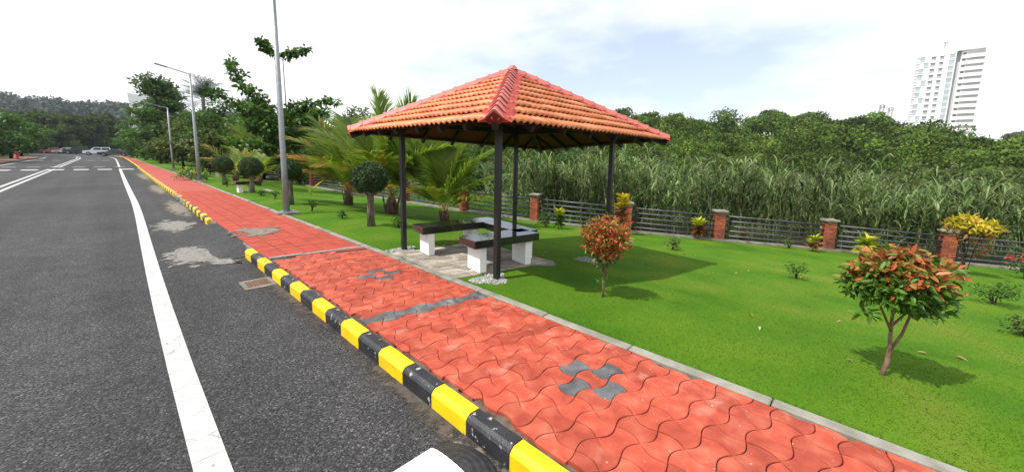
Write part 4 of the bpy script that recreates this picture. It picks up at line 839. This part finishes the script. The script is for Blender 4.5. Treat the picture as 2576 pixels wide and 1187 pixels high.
# ------------------------------------------------------------------ trees
def tree(name, label, loc, clumps, trunk, mat='leaf_dark', leaf=(.24, .13), per=150, seed=0, group=None, flat=.55, bark='bark_dark', limbs=True, tr=.09, up=.7, shell=.4):
    rg = np.random.default_rng(seed); t = thing(name, label, 'tree', loc, 0, group)
    V, F = clump_leaves(rg, clumps, per, leaf[0], leaf[1], flat, up, False, shell); link('crown', npmesh('crown', V, F, M[mat]), t)
    mb = MB(); mb.tube(trunk, [tr*(1.25-1.0*i/(len(trunk)-1)) for i in range(len(trunk))], 8)
    if limbs:
        rr = random.Random(seed); T = [Vector(p) for p in trunk]
        for c in clumps:
            cv = Vector(c[:3]); z = max(T[0].z+.3*(T[-1].z), cv.z-max(.3, .55*math.hypot(cv.x, cv.y)))
            k = min(range(len(T)), key=lambda i: abs(T[i].z-z)); a = T[k]
            mb.tube([a, a.lerp(cv, .5)+Vector((0, 0, .06*(cv-a).length)), cv], [tr*.38, tr*.24, tr*.08], 5, cap=False)
    mb.build('trunk', M[bark], t, smooth=True); return t
def std_tree(name, label, x, y, H_, R_, base, seed, mat, n=26, cr=.8, leaf=(.26, .14), per=150, flat=.55, bark='bark_dark', group=None, z=None, tr=.1, cone=0):
    rr = random.Random(seed); cl = []
    while len(cl) < n:
        h = rr.random(); zz = base+(H_-base)*h; prof_ = (math.sin(math.pi*min(1, .12+.84*h))**.7)*(1-cone*h); a = rr.uniform(0, 6.28); q = R_*prof_*math.sqrt(rr.uniform(.05, 1))
        cl.append((q*math.cos(a), q*math.sin(a), zz-cr*.25, cr*rr.uniform(.6, 1.2)))
    return tree(name, label, (x, y, z if z is not None else lawn_z(x) if x > 3 else 0), cl, [(0, 0, -.1), (rr.uniform(-.1, .1), rr.uniform(-.1, .1), H_*.35), (rr.uniform(-.2, .2), rr.uniform(-.2, .2), H_*.65), (0, 0, H_*.92)], mat, leaf, per, seed, group, flat, bark, True, tr)
# the spreading tree with long leafy arms (behind the tall lamp post); u = right in the picture
UR = Vector((.69, -.72, 0)); UB = Vector((.72, .69, 0))
arms = [([(0, .0, 2.6), (-1.0, .2, 4.3), (-2.0, .3, 5.6), (-2.5, .3, 6.45)], .30), ([(0, 0, 2.4), (-1.2, -.3, 3.7), (-2.2, -.4, 4.5), (-2.9, -.4, 4.75)], .30), ([(0, 0, 2.6), (-.8, .3, 3.9), (-1.5, .5, 5.0)], .36), ([(0, 0, 2.6), (.7, 0, 3.8), (1.5, .1, 4.35), (2.5, .2, 4.45)], .34),
        ([(0, 0, 2.2), (.8, -.2, 3.2), (1.6, -.3, 3.7), (2.2, -.3, 4.0)], .36), ([(0, 0, 2), (-.9, .2, 2.8), (-1.7, .3, 3.3)], .36), ([(0, 0, 2.4), (.2, .3, 3.6), (.4, .3, 4.4)], .40), ([(0, 0, 1.8), (.8, .4, 2.5), (1.6, .6, 2.7)], .36), ([(0, 0, 1.8), (-.8, -.5, 2.2), (-1.8, -.8, 2.4)], .36), ([(0, 0, 2.2), (.4, .3, 3.2), (1.3, .4, 3.5)], .4), ([(0, 0, 2.4), (-.5, -.3, 3.4), (-1.0, -.4, 4.2)], .38)]
cl = []; rr = random.Random(77); tt = thing('spreading_tree', 'open branched tree with long leafy arms behind the tall lamp post', 'tree', (5.6, 20.2, lawn_z(5.6)))
mb = MB(); mb.tube([(0, 0, -.1), (.05, 0, 1.2), (0, 0, 2.7)], [.12, .10, .07], 8)
for pts, r_ in arms:
    W3 = [UR*p[0]+UB*p[1]+Vector((0, 0, p[2]*.91)) for p in pts]; mb.tube(W3, [.05-.04*i/(len(W3)-1) for i in range(len(W3))], 6, cap=False)
    for i in range(len(W3)-1):
        for k in range(5):
            q = W3[i].lerp(W3[i+1], k/5)
            if i == 0 and k < 2: continue
            cl.append((q.x+rr.uniform(-.15, .15), q.y+rr.uniform(-.15, .15), q.z+rr.uniform(-.05, .18), r_*rr.uniform(.6, 1.0)*(1.15-.35*i/(len(W3)-1))))
mb.build('trunk', M['bark'], tt, smooth=True)
V, F = clump_leaves(np.random.default_rng(77), cl, 520, .22, .13, .75, .7, False, .2); link('crown', npmesh('crown', V, F, M['leaf_mid']), tt)
# tall thin stem with a forked leafy top
cl = []; mb = MB(); mb.tube([(0, 0, -.1), (.02, 0, 3), (0, .02, 6.1)], [.06, .035, .018], 8)
for pts in ([(0, 0, 6.1), (-.4, 0, 6.4), (-.9, .1, 6.65), (-1.15, .1, 7.0)], [(0, 0, 6.1), (.35, 0, 6.35), (.8, 0, 6.45), (1.25, 0, 6.6)]):
    W3 = [UR*p[0]+UB*p[1]+Vector((0, 0, p[2])) for p in pts]; mb.tube(W3, [.018, .014, .012, .006], 5, cap=False)
    for i in range(3):
        for k in range(4):
            if i == 0 and k < 2: continue
            q = W3[i].lerp(W3[i+1], k/4); cl.append((q.x, q.y, q.z+.05, .18*rr.uniform(.8, 1.3)))
ts = thing('slender_tree', 'very tall thin stemmed tree with a forked leafy top behind the lamp post', 'tree', (6.05, 20.9, lawn_z(6.05))); mb.build('trunk', M['bark'], ts, smooth=True)
V, F = clump_leaves(np.random.default_rng(78), cl, 600, .24, .14, .8, .7, False, .2); link('crown', npmesh('crown', V, F, M['leaf_dark']), ts)
ROW = [(3.75, 56, 9.3, 2.3, 2.2, 'leaf_dark', 'tall dark leaved tree rising left of the second lamp post', 1.0, 44, 0), (6.5, 39, 5.6, 2.4, .9, 'leaf_dark', 'dense dark tree behind the second lamp post', .95, 40, 0),
       (7.6, 32, 5.6, 2.4, .7, 'leaf_dark', 'dense dark tree between the two nearer lamp posts', .95, 42, 0), (9.8, 31, 5.2, 2.4, .7, 'leaf_mid', 'green tree behind the spreading tree near the lamp post', .95, 36, 0),
       (4.6, 33, 2.9, 1.3, .9, 'leaf_olive', 'short olive tree beside the path near the second lamp post', .6, 26, 0), (4.2, 42, 4.0, 1.8, .9, 'leaf_olive', 'olive leaved tree leaning over the path past the flower bush', .75, 34, 0),
       (4.6, 60, 7.2, 2.8, 1.0, 'leaf_mid', 'leafy green tree over the middle of the path', 1.1, 44, 0), (4.4, 72, 6.2, 3.0, .7, 'leaf_bright', 'lighter green tree where the path reaches the road bend', 1.1, 44, 0),
       (8.5, 62, 7.0, 3.4, 1.2, 'leaf_dark', 'large dark tree behind the path trees', 1.3, 44, 0), (4.6, 88, 7.0, 3.8, .8, 'leaf_mid', 'wide green tree at the far end of the path', 1.4, 40, 0),
       (9.5, 45, 5.4, 2.8, 1.0, 'leaf_dark', 'dark tree behind the second lamp post under the coconut palm', 1.2, 40, 0), (8.6, 26, 3.0, 1.6, .5, 'leaf_bright', 'low broad leaved bright tree behind the lamp post', .7, 26, 0),
       (5.4, 66, 10.2, 1.8, 6, 'leaf_pale', 'pale feathery tree top behind the second lamp post', .9, 26, 0)]
for k, (x, y, H_, R_, b, mt, lb, cr_, n_, z_) in enumerate(ROW):
    std_tree('broadleaf_tree', lb, x, y, H_, R_, b, 200+k, mt, n_, cr_, (.25, .14) if y < 50 else (.34, .19), 190 if y < 50 else 120, .6, group='trees along the right of the road', tr=.08)
BT = [(11.8, 27.5, 6.2, 2.0, 1.2, 'leaf_olive', 'olive tree top behind the coconut palms left of the pavilion roof'), (10.8, 24, 3.6, 1.8, .3, 'leaf_dark', 'dark bushy tree right of the tall lamp post beyond the fence'), (12.8, 24, 3.4, 2.2, .2, 'leaf_dark', 'dark bushy tree behind the coconut palms'),
      (15.5, 22.5, 3.4, 2.3, .2, 'leaf_dark', 'dark tree behind the palm beside the left pavilion post'), (18.0, 20.5, 3.6, 2.3, .2, 'leaf_dark', 'dark tree seen under the left side of the roof'), (20.5, 18.0, 3.6, 2.4, .2, 'leaf_mid', 'green tree seen under the roof between the posts'), (23.5, 16.5, 3.8, 2.4, .2, 'leaf_dark', 'dark tree seen under the right side of the roof'), (26.5, 14.0, 4.0, 2.4, .2, 'leaf_mid', 'green tree seen beside the right pavilion post')]
for k, (x, y, H_, R_, b, mt, lb) in enumerate(BT):
    std_tree('background_tree', lb, x, y, H_, R_, b, 260+k, mt, 26, .8, (.28, .15), 130, .65, group='trees beyond the garden fence', z=ground_z(x, y)-.1, tr=.08)
# trees left of the road
LT = [(-8.6, 66, 4.6, 2.6, 1.4, 'leaf_mid', 'yellowish green tree at the left edge of the picture'), (-8.7, 80, 5.6, 3.0, 1.5, 'leaf_bright', 'bright topped spreading tree left of the road'), (-9.5, 97, 5.8, 3.6, 1.2, 'leaf_dark', 'dark low tree left of the road before the bend'),
      (-13, 78, 6.2, 3.6, 1.0, 'leaf_dark', 'dark tree behind the leftmost roadside tree'), (-11.5, 112, 6.2, 3.8, 1.0, 'leaf_mid', 'round green tree left of the road near the parked cars'), (-17, 100, 6.5, 4.2, .8, 'leaf_dark', 'dark tree far left behind the roadside trees')]
for k, (x, y, H_, R_, b, mt, lb) in enumerate(LT):
    std_tree('roadside_tree', lb, x, y, H_, R_, b, 300+k, mt, 40, 1.1, (.32, .18), 150, .5, group='trees along the left of the road', z=0, tr=.14)
# masses of far foliage
def wood(name, label, crowns, lobes, per, size, mat, seed, flat=.8, by_dist=None):
    rg = np.random.default_rng(seed); cl = []
    for (x, y, z, r) in crowns:
        k = lobes; d = rdir(rg, k)*np.array([1, 1, .7]); d[:, 2] = np.abs(d[:, 2])*1.1-.25
        for q in d: cl.append((x+q[0]*r*.72, y+q[1]*r*.72, z+q[2]*r*.85, r*rg.uniform(.26, .46), q[0], q[1], q[2]))
    cl = np.array(cl); n = len(cl)*per; i = np.repeat(np.arange(len(cl)), per); d = rdir(rg, n); d[:, 2] = np.where(d[:, 2] < -.35, -d[:, 2], d[:, 2])
    if by_dist: size = by_dist*np.hypot(cl[i, 0], cl[i, 1])
    P = cl[i, :3]+d*cl[i, 3:4]*np.array([1, 1, flat])*(.75+.3*rg.random((n, 1))); s = size*rg.uniform(.6, 1.35, n)
    V, F = leaves(P, unit(rdir(rg, n)+d*.5), unit(d*.8+cl[i, 4:7]*.9+rdir(rg, n)*.32), s, s*.62, full=False)
    return tag(link(name, npmesh(name, V, F, M[mat])), label, 'woodland', kind='stuff')
rg = np.random.default_rng(90); cr_ = []
CRX = [-25, 0, 18, 40, 65, 85, 110, 130, 150]; 
def world(d, l, z): return (.722*d+.691*l, .691*d-.722*l, z)
d = 36.0
while d < 150:
    lim0, lim1 = -.14*d-8, 1.42*d; step = 4.2+.026*d; l = lim0+rg.uniform(0, step)
    while l < lim1:
        dd = d+rg.uniform(-2, 2); X, Y, _ = world(dd, l, 0); r = rg.uniform(2.3, 4.6)*(1 if d > 50 else .75)
        if X > 22.5: cr_.append((X, Y, ground_z(X, Y)+r*rg.uniform(.55, 1.35), r))
        l += step*rg.uniform(.7, 1.3)
    d += 4.2+.035*d
for k in range(26):
    dd = rg.uniform(205, 235); px = rg.uniform(2500, 2720); X, Y, _ = world(dd, (px-1288)/965*dd, 0); cr_.append((X, Y, rg.uniform(9, 17), rg.uniform(4, 6)))
wood('hillside_woodland', 'dense green woodland covering the hill behind the reeds', cr_, 14, 72, .62, 'leaf_hill', 91, .8, .0052)
cr_ = [(x, y, ground_z(x, y)+r*.8, r) for x, y, r in [(rg.uniform(-230, 130), rg.uniform(330, 620), rg.uniform(6, 11)) for _ in range(420)]]
wood('distant_hill_woodland', 'bluish tree covered hill far away on the left', cr_, 5, 34, 2.6, 'leaf_hill_haze', 92)
cr_ = []
for k in range(46):
    x = rg.uniform(-22, 6); y = 150+rg.uniform(0, 30)+.25*x
    for q in range(4): cr_.append((x+rg.uniform(-2, 2), y+rg.uniform(-2, 2), 1.5+q*2.3+rg.uniform(-1, 1), rg.uniform(2.0, 3.2)*(1-.08*q)))
wood('bamboo_thicket', 'dark tall bamboo thicket behind the parked cars', cr_, 6, 60, .7, 'leaf_bamboo', 93)
cr_ = [(x, y, ground_z(x, y)+1.5, rg.uniform(2, 3)) for x, y in [(rg.uniform(-45, -16), rg.uniform(75, 150)) for _ in range(70)]] + [(rg.uniform(9.5, 30), rg.uniform(48, 120), rg.uniform(1, 3.5), rg.uniform(2, 3)) for _ in range(120)] + [(rg.uniform(9.6, 15), rg.uniform(24, 50), rg.uniform(.2, 1.4), rg.uniform(1.0, 1.6)) for _ in range(60)]
wood('roadside_thicket', 'dense dark undergrowth behind the roadside trees', cr_, 6, 60, .6, 'leaf_bamboo', 94, .8, .0075)
cr_ = []
for k in range(46):
    dd = rg.uniform(17, 34); px = rg.uniform(2230, 2700); l = (px-1288)/965*dd; X, Y, _ = world(dd, l, 0)
    cr_.append((X, Y, ground_z(X, Y)+rg.uniform(.6, 1.7)+(dd-17)*.06, rg.uniform(1.0, 1.7)))
wood('shrub_thicket', 'tangled green shrub thicket beyond the fence at the right', cr_, 7, 90, .24, 'leaf_olive', 95)

# reed bed and wild grass beyond the fence
def reed_bed():
    rg = np.random.default_rng(101); B = []
    seg = [(FENCE[i], FENCE[i+1]) for i in range(5, 12)]
    for a, b in seg:
        a = np.array(a); b = np.array(b); t = b-a; ln = np.hypot(*t); t = t/ln; nrm = np.array([-t[1], t[0]])*(1 if (-t[1]*.72+t[0]*.69) > 0 else -1)
        for (d0, d1, dens) in ((.45, 2.0, 19), (2.0, 6.5, 11), (6.5, 11, 6)):
            n = int(ln*(d1-d0)*dens); u = rg.uniform(0, ln, n); v = rg.uniform(d0, d1, n); B.append(a+t*u[:, None]+nrm*v[:, None])
    B = np.concatenate(B); cl_ = np.sin(B[:, 0]*2.7+1.3*np.sin(B[:, 1]*1.9))+np.sin(B[:, 1]*3.1+B[:, 0]); B = B[rg.random(len(B)) < .78+.22*cl_]; B = B[(B[:, 1] < 10.8) | (rg.random(len(B)) < .25)]; n = len(B)
    z = np.array([ground_z(x, y) for x, y in B]); H_ = rg.uniform(1.9, 2.75, n)*(1+.14*np.sin(B[:, 0]*1.3)+.12*np.sin(B[:, 1]*2.1)+.08*np.sin(B[:, 0]*4.1+B[:, 1]*3)); H_ = np.where(B[:, 1] > 8.2, H_*.8, H_)
    lean = rg.normal(0, .10, (n, 2)); V, F, mi = [], [], []; nv = 0
    # stalks
    a = rg.uniform(0, 6.28, n); wv = np.column_stack([np.cos(a), np.sin(a), np.zeros(n)])*.008
    b0 = np.column_stack([B, z]); top = np.column_stack([B+lean*H_[:, None], z+H_*.92]); mid = (b0+top)/2-np.column_stack([lean*.15, np.zeros(n)])
    st = np.stack([b0-wv, b0+wv, mid+wv, mid-wv, top+wv*.5, top-wv*.5], 1).reshape(-1, 3); i = np.arange(n)[:, None]*6
    V.append(st); F.append(np.concatenate([i+[0, 1, 2, 3], i+[3, 2, 4, 5]], 1).reshape(-1, 4)); mi.append(np.ones(2*n, int)); nv = 6*n
    # leaves
    k = 12; idx = np.repeat(np.arange(n), k); m = n*k; h = .12+.88*rg.random(m)**.75; base = b0[idx]+(top[idx]-b0[idx])*h[:, None]
    az = rg.uniform(0, 6.28, m); out = np.column_stack([np.cos(az), np.sin(az), np.zeros(m)]); Ln = rg.uniform(.45, .95, m); wd = rg.uniform(.016, .034, m); el = rg.uniform(.95, 1.4, m)
    side = np.column_stack([-np.sin(az), np.cos(az), np.zeros(m)]); pts = [base]; p = base.copy()
    for s in range(3):
        e = el-s*rg.uniform(.40, .90, m); p = p+(out*np.cos(e)[:, None]+np.array([0, 0, 1.])*np.sin(e)[:, None])*(Ln/3)[:, None]; pts.append(p.copy())
    ww = [.5, 1.0, .8, .08]; VV = np.stack([pts[s]+sg*side*(wd*ww[s])[:, None] for s in range(4) for sg in (-1, 1)], 1).reshape(-1, 3); i = np.arange(m)[:, None]*8+nv
    V.append(VV); F.append(np.concatenate([i+[0, 1, 3, 2], i+[2, 3, 5, 4], i+[4, 5, 7, 6]], 1).reshape(-1, 4)); mi.append(np.zeros(3*m, int))
    return tag(link('reed_bed', npmesh('reed_bed', np.concatenate(V), np.concatenate(F), [M['reed'], M['reed_stalk']], np.concatenate(mi))), 'tall dense green reeds growing behind the rail fence', 'reeds', kind='stuff')
reed_bed()
def wild():
    rg = np.random.default_rng(103); B = []
    for i in range(1, 7):
        a, b = np.array(FENCE[i]), np.array(FENCE[i+1]); t = b-a; ln = np.hypot(*t); t = t/ln; nrm = np.array([-t[1], t[0]])*(1 if -t[1] > 0 else -1)
        n = int(ln*9*75); B.append(a+t*rg.uniform(0, ln, n)[:, None]+nrm*rg.uniform(.4, 9, n)[:, None])
    B = np.concatenate(B); n = len(B); z = np.array([ground_z(x, y) for x, y in B]); P = np.column_stack([B, z]); D = unit(np.column_stack([rg.normal(0, .35, n), rg.normal(0, .35, n), np.ones(n)]))
    V, F = leaves(P, D, rdir(rg, n), rg.uniform(.25, .6, n), .03, full=False, droop=.3); tag(link('wild_grass', npmesh('wild_grass', V, F, M['wildgrass'])), 'bright rough grass beyond the fence behind the palms', 'grass', kind='stuff')
wild()
# small palms at the foot of the hill
for k, (dd, px, h) in enumerate(((30, 1460, 1.3), (30, 1585, 1.4), (27, 1880, 1.2), (36, 1800, 2.2), (30, 1300, 1.4))):
    l = (px-1288)/965*dd; X, Y, _ = world(dd, l, 0); rr = random.Random(400+k)
    lab = ['young palm behind the reeds left of the right pavilion post', 'young palm behind the reeds right of the right pavilion post', 'young palm among the reeds above the weathered brick pillar', 'palm at the foot of the wooded hill', 'young palm behind the reeds seen through the pavilion'][k]
    palm('wild_palm', lab, (X, Y, ground_z(X, Y)), h, [(az+rr.uniform(-10, 10), rr.uniform(5, 55), rr.uniform(60, 115), rr.uniform(2.2, 2.9), 0) for az in range(0, 360, 36)], base_r=.15, mats=[M['leaf_olive'], M['petiole'], M['leaf_olive']], seed=20+k, nl=24, wd=.06)

# ------------------------------------------------------------------ left side of the road
structure(MB().prism([(-9.4, 20), (-7.25, 20), (-7.3, 92), (-9.6, 92)], -.04, .11).build('left_pavement', M['brown_walk']))
structure(MB().box((-7.2, 56, .05), (.12, 72, .19)).build('left_kerb', M['concrete']))
hy = thing('hydrant_post', 'red post with a white domed top beside the left pavement', 'post', (-7.65, 74, .1))
MB().tube([(0, 0, 0), (0, 0, .12), (.001, 0, .9)], [.30, .20, .17], 12).build('column', M['red_post'], hy, smooth=True)
MB().tube([(0, 0, .86), (0, 0, .95), (0, 0, 1.12), (0, 0, 1.26), (0, 0, 1.32)], [.20, .34, .36, .22, .05], 14).build('dome', M['white'], hy, smooth=True)
MB().tube([(.1, -.1, .6), (.3, -.3, .6)], .07, 8).build('outlet', M['red_post'], hy)
# ------------------------------------------------------------------ cars
def car(label, x, y, rz, paint, suv=False, z=.01):
    t = thing('parked_car', label, 'car', (x, y, z), rz, 'cars at the road bend'); Wd = .88; hL = 2.2
    if suv: low = [(-2.2, .38), (2.2, .38), (2.25, .72), (2.15, .98), (1.15, 1.08), (-2.05, 1.10), (-2.2, .9)]; cab = [(1.10, 1.06), (.55, 1.66), (-1.75, 1.70), (-2.05, 1.08)]
    else: low = [(-2.2, .30), (2.2, .30), (2.25, .60), (2.1, .80), (1.05, .90), (-1.5, .94), (-2.15, .90), (-2.22, .6)]; cab = [(1.0, .89), (.35, 1.38), (-.75, 1.42), (-1.55, .93)]
    def ext(pr, w0, w1, zmid):
        n = len(pr); V = []
        for s in (-1, 1):
            for p in pr: ww = w0 if p[1] < zmid else w1; V.append((p[0], s*ww, p[1]))
        return V, [tuple(range(n)), tuple(range(2*n-1, n-1, -1))]+[(i, (i+1) % n, n+(i+1) % n, n+i)[::-1] for i in range(n)]
    V, F = ext(low, Wd, Wd*.95, .85); MB().add(V, F).build('body', M[paint], t)
    V, F = ext(cab, Wd*.94, Wd*.74, cab[1][1]-.2); c = MB().add(V, F).build('cabin', M[paint], t)
    zb, zt = cab[0][1]+.06, cab[1][1]-.09
    xf, xr = cab[0][0]-.28, cab[3][0]+.28; tf, trr = cab[1][0]-.05, cab[2][0]+.05
    for s in (-1, 1):
        for (b0, b1, t0, t1) in ((xf-.02, (xf+xr)/2+.05, tf, (tf+trr)/2+.05), ((xf+xr)/2-.05, xr, (tf+trr)/2-.05, trr)):
            MB().add([(b0, s*(Wd*.93+.004), zb), (b1, s*(Wd*.93+.004), zb), (t1, s*(Wd*.77+.012), zt), (t0, s*(Wd*.77+.012), zt)], [(0, 1, 2, 3), (3, 2, 1, 0)]).build('window', M['glass'], c)
    for (p, q, d) in ((cab[0], cab[1], .012), (cab[3], cab[2], -.012)):
        MB().add([(p[0]*.92+q[0]*.08+d, -Wd*.85, p[1]*.92+q[1]*.08), (p[0]*.92+q[0]*.08+d, Wd*.85, p[1]*.92+q[1]*.08), (q[0]*.88+p[0]*.12+d, Wd*.68, q[1]*.88+p[1]*.12), (q[0]*.88+p[0]*.12+d, -Wd*.68, q[1]*.88+p[1]*.12)], [(0, 1, 2, 3), (3, 2, 1, 0)]).build('windscreen', M['glass'], c)
    R_ = .36 if suv else .31
    for wx in (-1.35, 1.38):
        for s in (-1, 1):
            wh = MB().tube([(wx, s*.70, R_), (wx, s*.90, R_)], R_, 16).build('wheel', M['tyre'], t); MB().tube([(wx, s*.895, R_), (wx, s*.912, R_)], R_*.62, 12).build('rim', M['rim'], wh)
    for s in (-1, 1):
        MB().box((2.2, s*.66, .70 if not suv else .84), (.10, .30, .13)).build('headlight', M['lamp_clear'], t); MB().box((-2.19, s*.70, .76 if not suv else .95), (.08, .24, .16)).build('tail_light', M['lamp_red'], t)
car('white suv parked side on at the road bend', -1.6, 121, math.radians(176), 'car_white', True)
car('dark grey sedan in front of the white suv', .7, 108, math.radians(170), 'car_grey')
car('black car left of the white suv', -5.2, 138, math.radians(172), 'car_black', True)
car('silver grey car among the dark parked cars', -7.0, 141, math.radians(168), 'car_silver')
car('red car at the left end of the parked row', -9.2, 144, math.radians(175), 'car_red')

# ------------------------------------------------------------------ tower block and other buildings
tw = thing('apartment_tower', 'tall white apartment tower with curved balconies on the right skyline', 'building', (300, -6.6, 6), math.radians(-93.0)); tw.scale = (.69, .69, 1)
FL, NF = 3.0, 17; HT = FL*NF
MB().box((10.0, 9, HT/2), (20, 18, HT)).build('wall', M['bwhite'], tw)
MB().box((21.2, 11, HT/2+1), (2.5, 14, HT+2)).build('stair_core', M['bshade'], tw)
MB().box((27.8, 9.5, HT/2+.5), (11, 15, HT+1)).build('wall', M['bwhite'], tw)
MB().box((13, 9, HT+1.6), (15, 15, 3.2)).build('penthouse', M['bwhite'], tw); MB().box((26.5, 8, HT+2), (14, 17, 2.2)).build('roof_slab', M['bwhite'], tw)
wins = {}
def win(w_, h_, mat):
    k = (w_, h_, mat)
    if k not in wins: wins[k] = MB().box((0, 0, 0), (w_, .24, h_)).mesh('window', M[mat]), MB().box((0, 0, 0), (w_+.5, .5, .22)).mesh('sill', M['bwhite'])
    return wins[k]
for fl in range(3, NF):
    z = fl*FL+1.7
    for (x, w_, h_, mat) in ((3.0+(.0 if fl % 3 else 2.2), 2.4, 1.9, 'glass_blue'), (.9, 1.5, 1.5, 'bshade'), (8.8, 2.3, 1.2, 'glass_grey'), (13.0, 1.9, 1.1, 'glass_grey'), (18.0, 2.5, 2.0, 'glass_blue')):
        a, b = win(w_, h_, mat); o = link('window', a, tw, (x, -.06, z)); link('sill', b, o, (0, -.1, -h_/2-.15)); link('sill', b, o, (0, -.1, h_/2+.15))
    V = []; n = 12
    for (zz) in (z-1.7, z-.05):
        for i in range(n+1):
            t = i/n; V.append((22.6+11.5*t, 1.8-2.6*math.sin(math.pi*(.12+.76*t)), zz))
        V += [(34.1, 4, zz), (22.6, 4, zz)]
    k = n+3; F = [(i, (i+1) % k, k+(i+1) % k, k+i) for i in range(k)]+[tuple(range(k-1, -1, -1)), tuple(range(k, 2*k))]
    bl = MB().add(V, F).build('balcony', M['bwhite'], tw); MB().box((29.5, 1.98, z+.5), (8.2, .1, 1.6)).build('opening', M['bshade'], bl); MB().box((24.0, 1.98, z+.4), (1.6, .1, 1.4)).build('opening', M['glass_grey'], bl)  # flat panels; the wide one's grey stands for a shaded opening
mt = MB()
for q in range(4): mt.tube([(13+q*.3, 6, HT+3), (13.4+q*.1, 6, HT+6.5-q*.3)], .12, 5)
mt.box((13.6, 6, HT+6.4), (2.4, .3, .9)); mt.build('roof_antenna', M['mast'], tw)
hs = thing('small_house', 'plain white wall of a house below the tower at the right', 'house', (305, -34.6, 8.2), math.radians(-96)); MB().box((0, 0, 2.6), (11.5, 8, 7.0)).build('wall', M['bwhite'], hs); MB().box((0, 0, 6.25), (12.2, 8.8, .3)).build('roof_slab', M['bwhite'], hs); MB().box((-2.5, -4.02, 3.0), (1.6, .1, 1.4)).build('window', M['glass'], hs)
h2 = thing('small_house', 'white building showing through the trees at the foot of the tower', 'house', (285, -15, 4), math.radians(-93)); MB().box((0, 0, 5), (9, 7, 10)).build('wall', M['bwhite'], h2); MB().box((0, 0, 10.2), (10, 8, .4)).build('roof_slab', M['bwhite'], h2); MB().box((1.5, -3.52, 8), (2, .1, 1.5)).build('window', M['glass'], h2)
lb = thing('angular_building', 'white tall building with slanted roof edge half hidden by trees on the left', 'building', (8.5, 232, 0), math.radians(-18))
MB().add([(0, 0, 0), (13, 0, 0), (13, 10, 0), (0, 10, 0), (-1.2, 0, 24.5), (13, 0, 22.5), (13, 10, 22.5), (-1.2, 10, 24.5)], [(4, 5, 6, 7), (0, 1, 5, 4), (1, 2, 6, 5), (2, 3, 7, 6), (3, 0, 4, 7)]).build('wall', M['bwhite'], lb)
for fl in range(7):
    z = 3.5+2.7*fl
    for x in (1.5, 4.2, 6.9, 9.6): MB().box((x, -.05, z), (1.5, .2, 1.5)).build('window', M['glass'], lb)
    MB().box((2.85, -.5, z-1.1), (4.6, 1.0, .35)).build('balcony', M['bwhite'], lb)
h3 = thing('round_roofed_building', 'pale low building with a rounded roof behind the bamboo', 'building', (4.0, 200, -3.5), 0); MB().box((0, 0, 6), (4.4, 5, 12)).build('wall', M['bwhite'], h3)
MB().tube([(0, 0, 12), (0, 0, 13.0), (0, 0, 13.8)], [3.0, 2.8, 1.5], 14).build('roof', M['bwhite'], h3); MB().box((0, -2.55, 10), (3.4, .1, 1.4)).build('window', M['glass'], h3)
def mast(label, x, y, z, H_, r_):
    t = thing('telecom_mast', label, 'mast', (x, y, z), .3, 'telecom masts on the skyline'); mb = MB(); n = 8
    for sx_ in (-1, 1):
        for sy_ in (-1, 1): mb.tube([(sx_*r_, sy_*r_, 0), (sx_*r_*.45, sy_*r_*.45, H_)], .10, 5)
    for k in range(n):
        a, b = r_*(1-.55*k/n), r_*(1-.55*(k+1)/n); z0, z1 = H_*k/n, H_*(k+1)/n
        for (p, q) in (((-1, -1), (1, -1)), ((1, -1), (1, 1)), ((1, 1), (-1, 1)), ((-1, 1), (-1, -1))): mb.tube([(p[0]*a, p[1]*a, z0), (q[0]*b, q[1]*b, z1)], .07, 4); mb.tube([(q[0]*b, q[1]*b, z1), (p[0]*b, p[1]*b, z1)], .07, 4)
    mb.build('lattice', M['mast'], t)
    for k in range(6):
        a = k*math.pi/3; MB().box((1.1*math.cos(a), 1.1*math.sin(a), H_-1.2-(k % 2)*1.6), (.35, .35, 1.9)).build('antenna', M['bwhite'] if k % 2 else M['mast'], t)
mast('left one of two telecom masts on the hill before the tower', 281.5, 4.0, 10, 21.6, 1.3)
mast('right one of two telecom masts on the hill before the tower', 284.5, .6, 10, 20.2, 1.4)
mast('lone telecom mast on the distant left hill', -46.5, 568, 26, 20, 1.8)

# air: pale haze over the far hills
hm_ = bpy.data.materials.new('haze_air'); hm_.use_nodes = True; hn = hm_.node_tree.nodes; hn.clear()
ho = hn.new('ShaderNodeOutputMaterial'); hv = hn.new('ShaderNodeVolumePrincipled'); hv.inputs['Color'].default_value = (.80, .88, 1.0, 1); hv.inputs['Density'].default_value = .00022; hv.inputs['Anisotropy'].default_value = .2
hm_.node_tree.links.new(hv.outputs[0], ho.inputs['Volume'])
tag(MB().box((50, 500, 34), (1500, 2000, 76)).build('haze', hm_), 'thin pale haze in the distance', 'haze', kind='stuff')
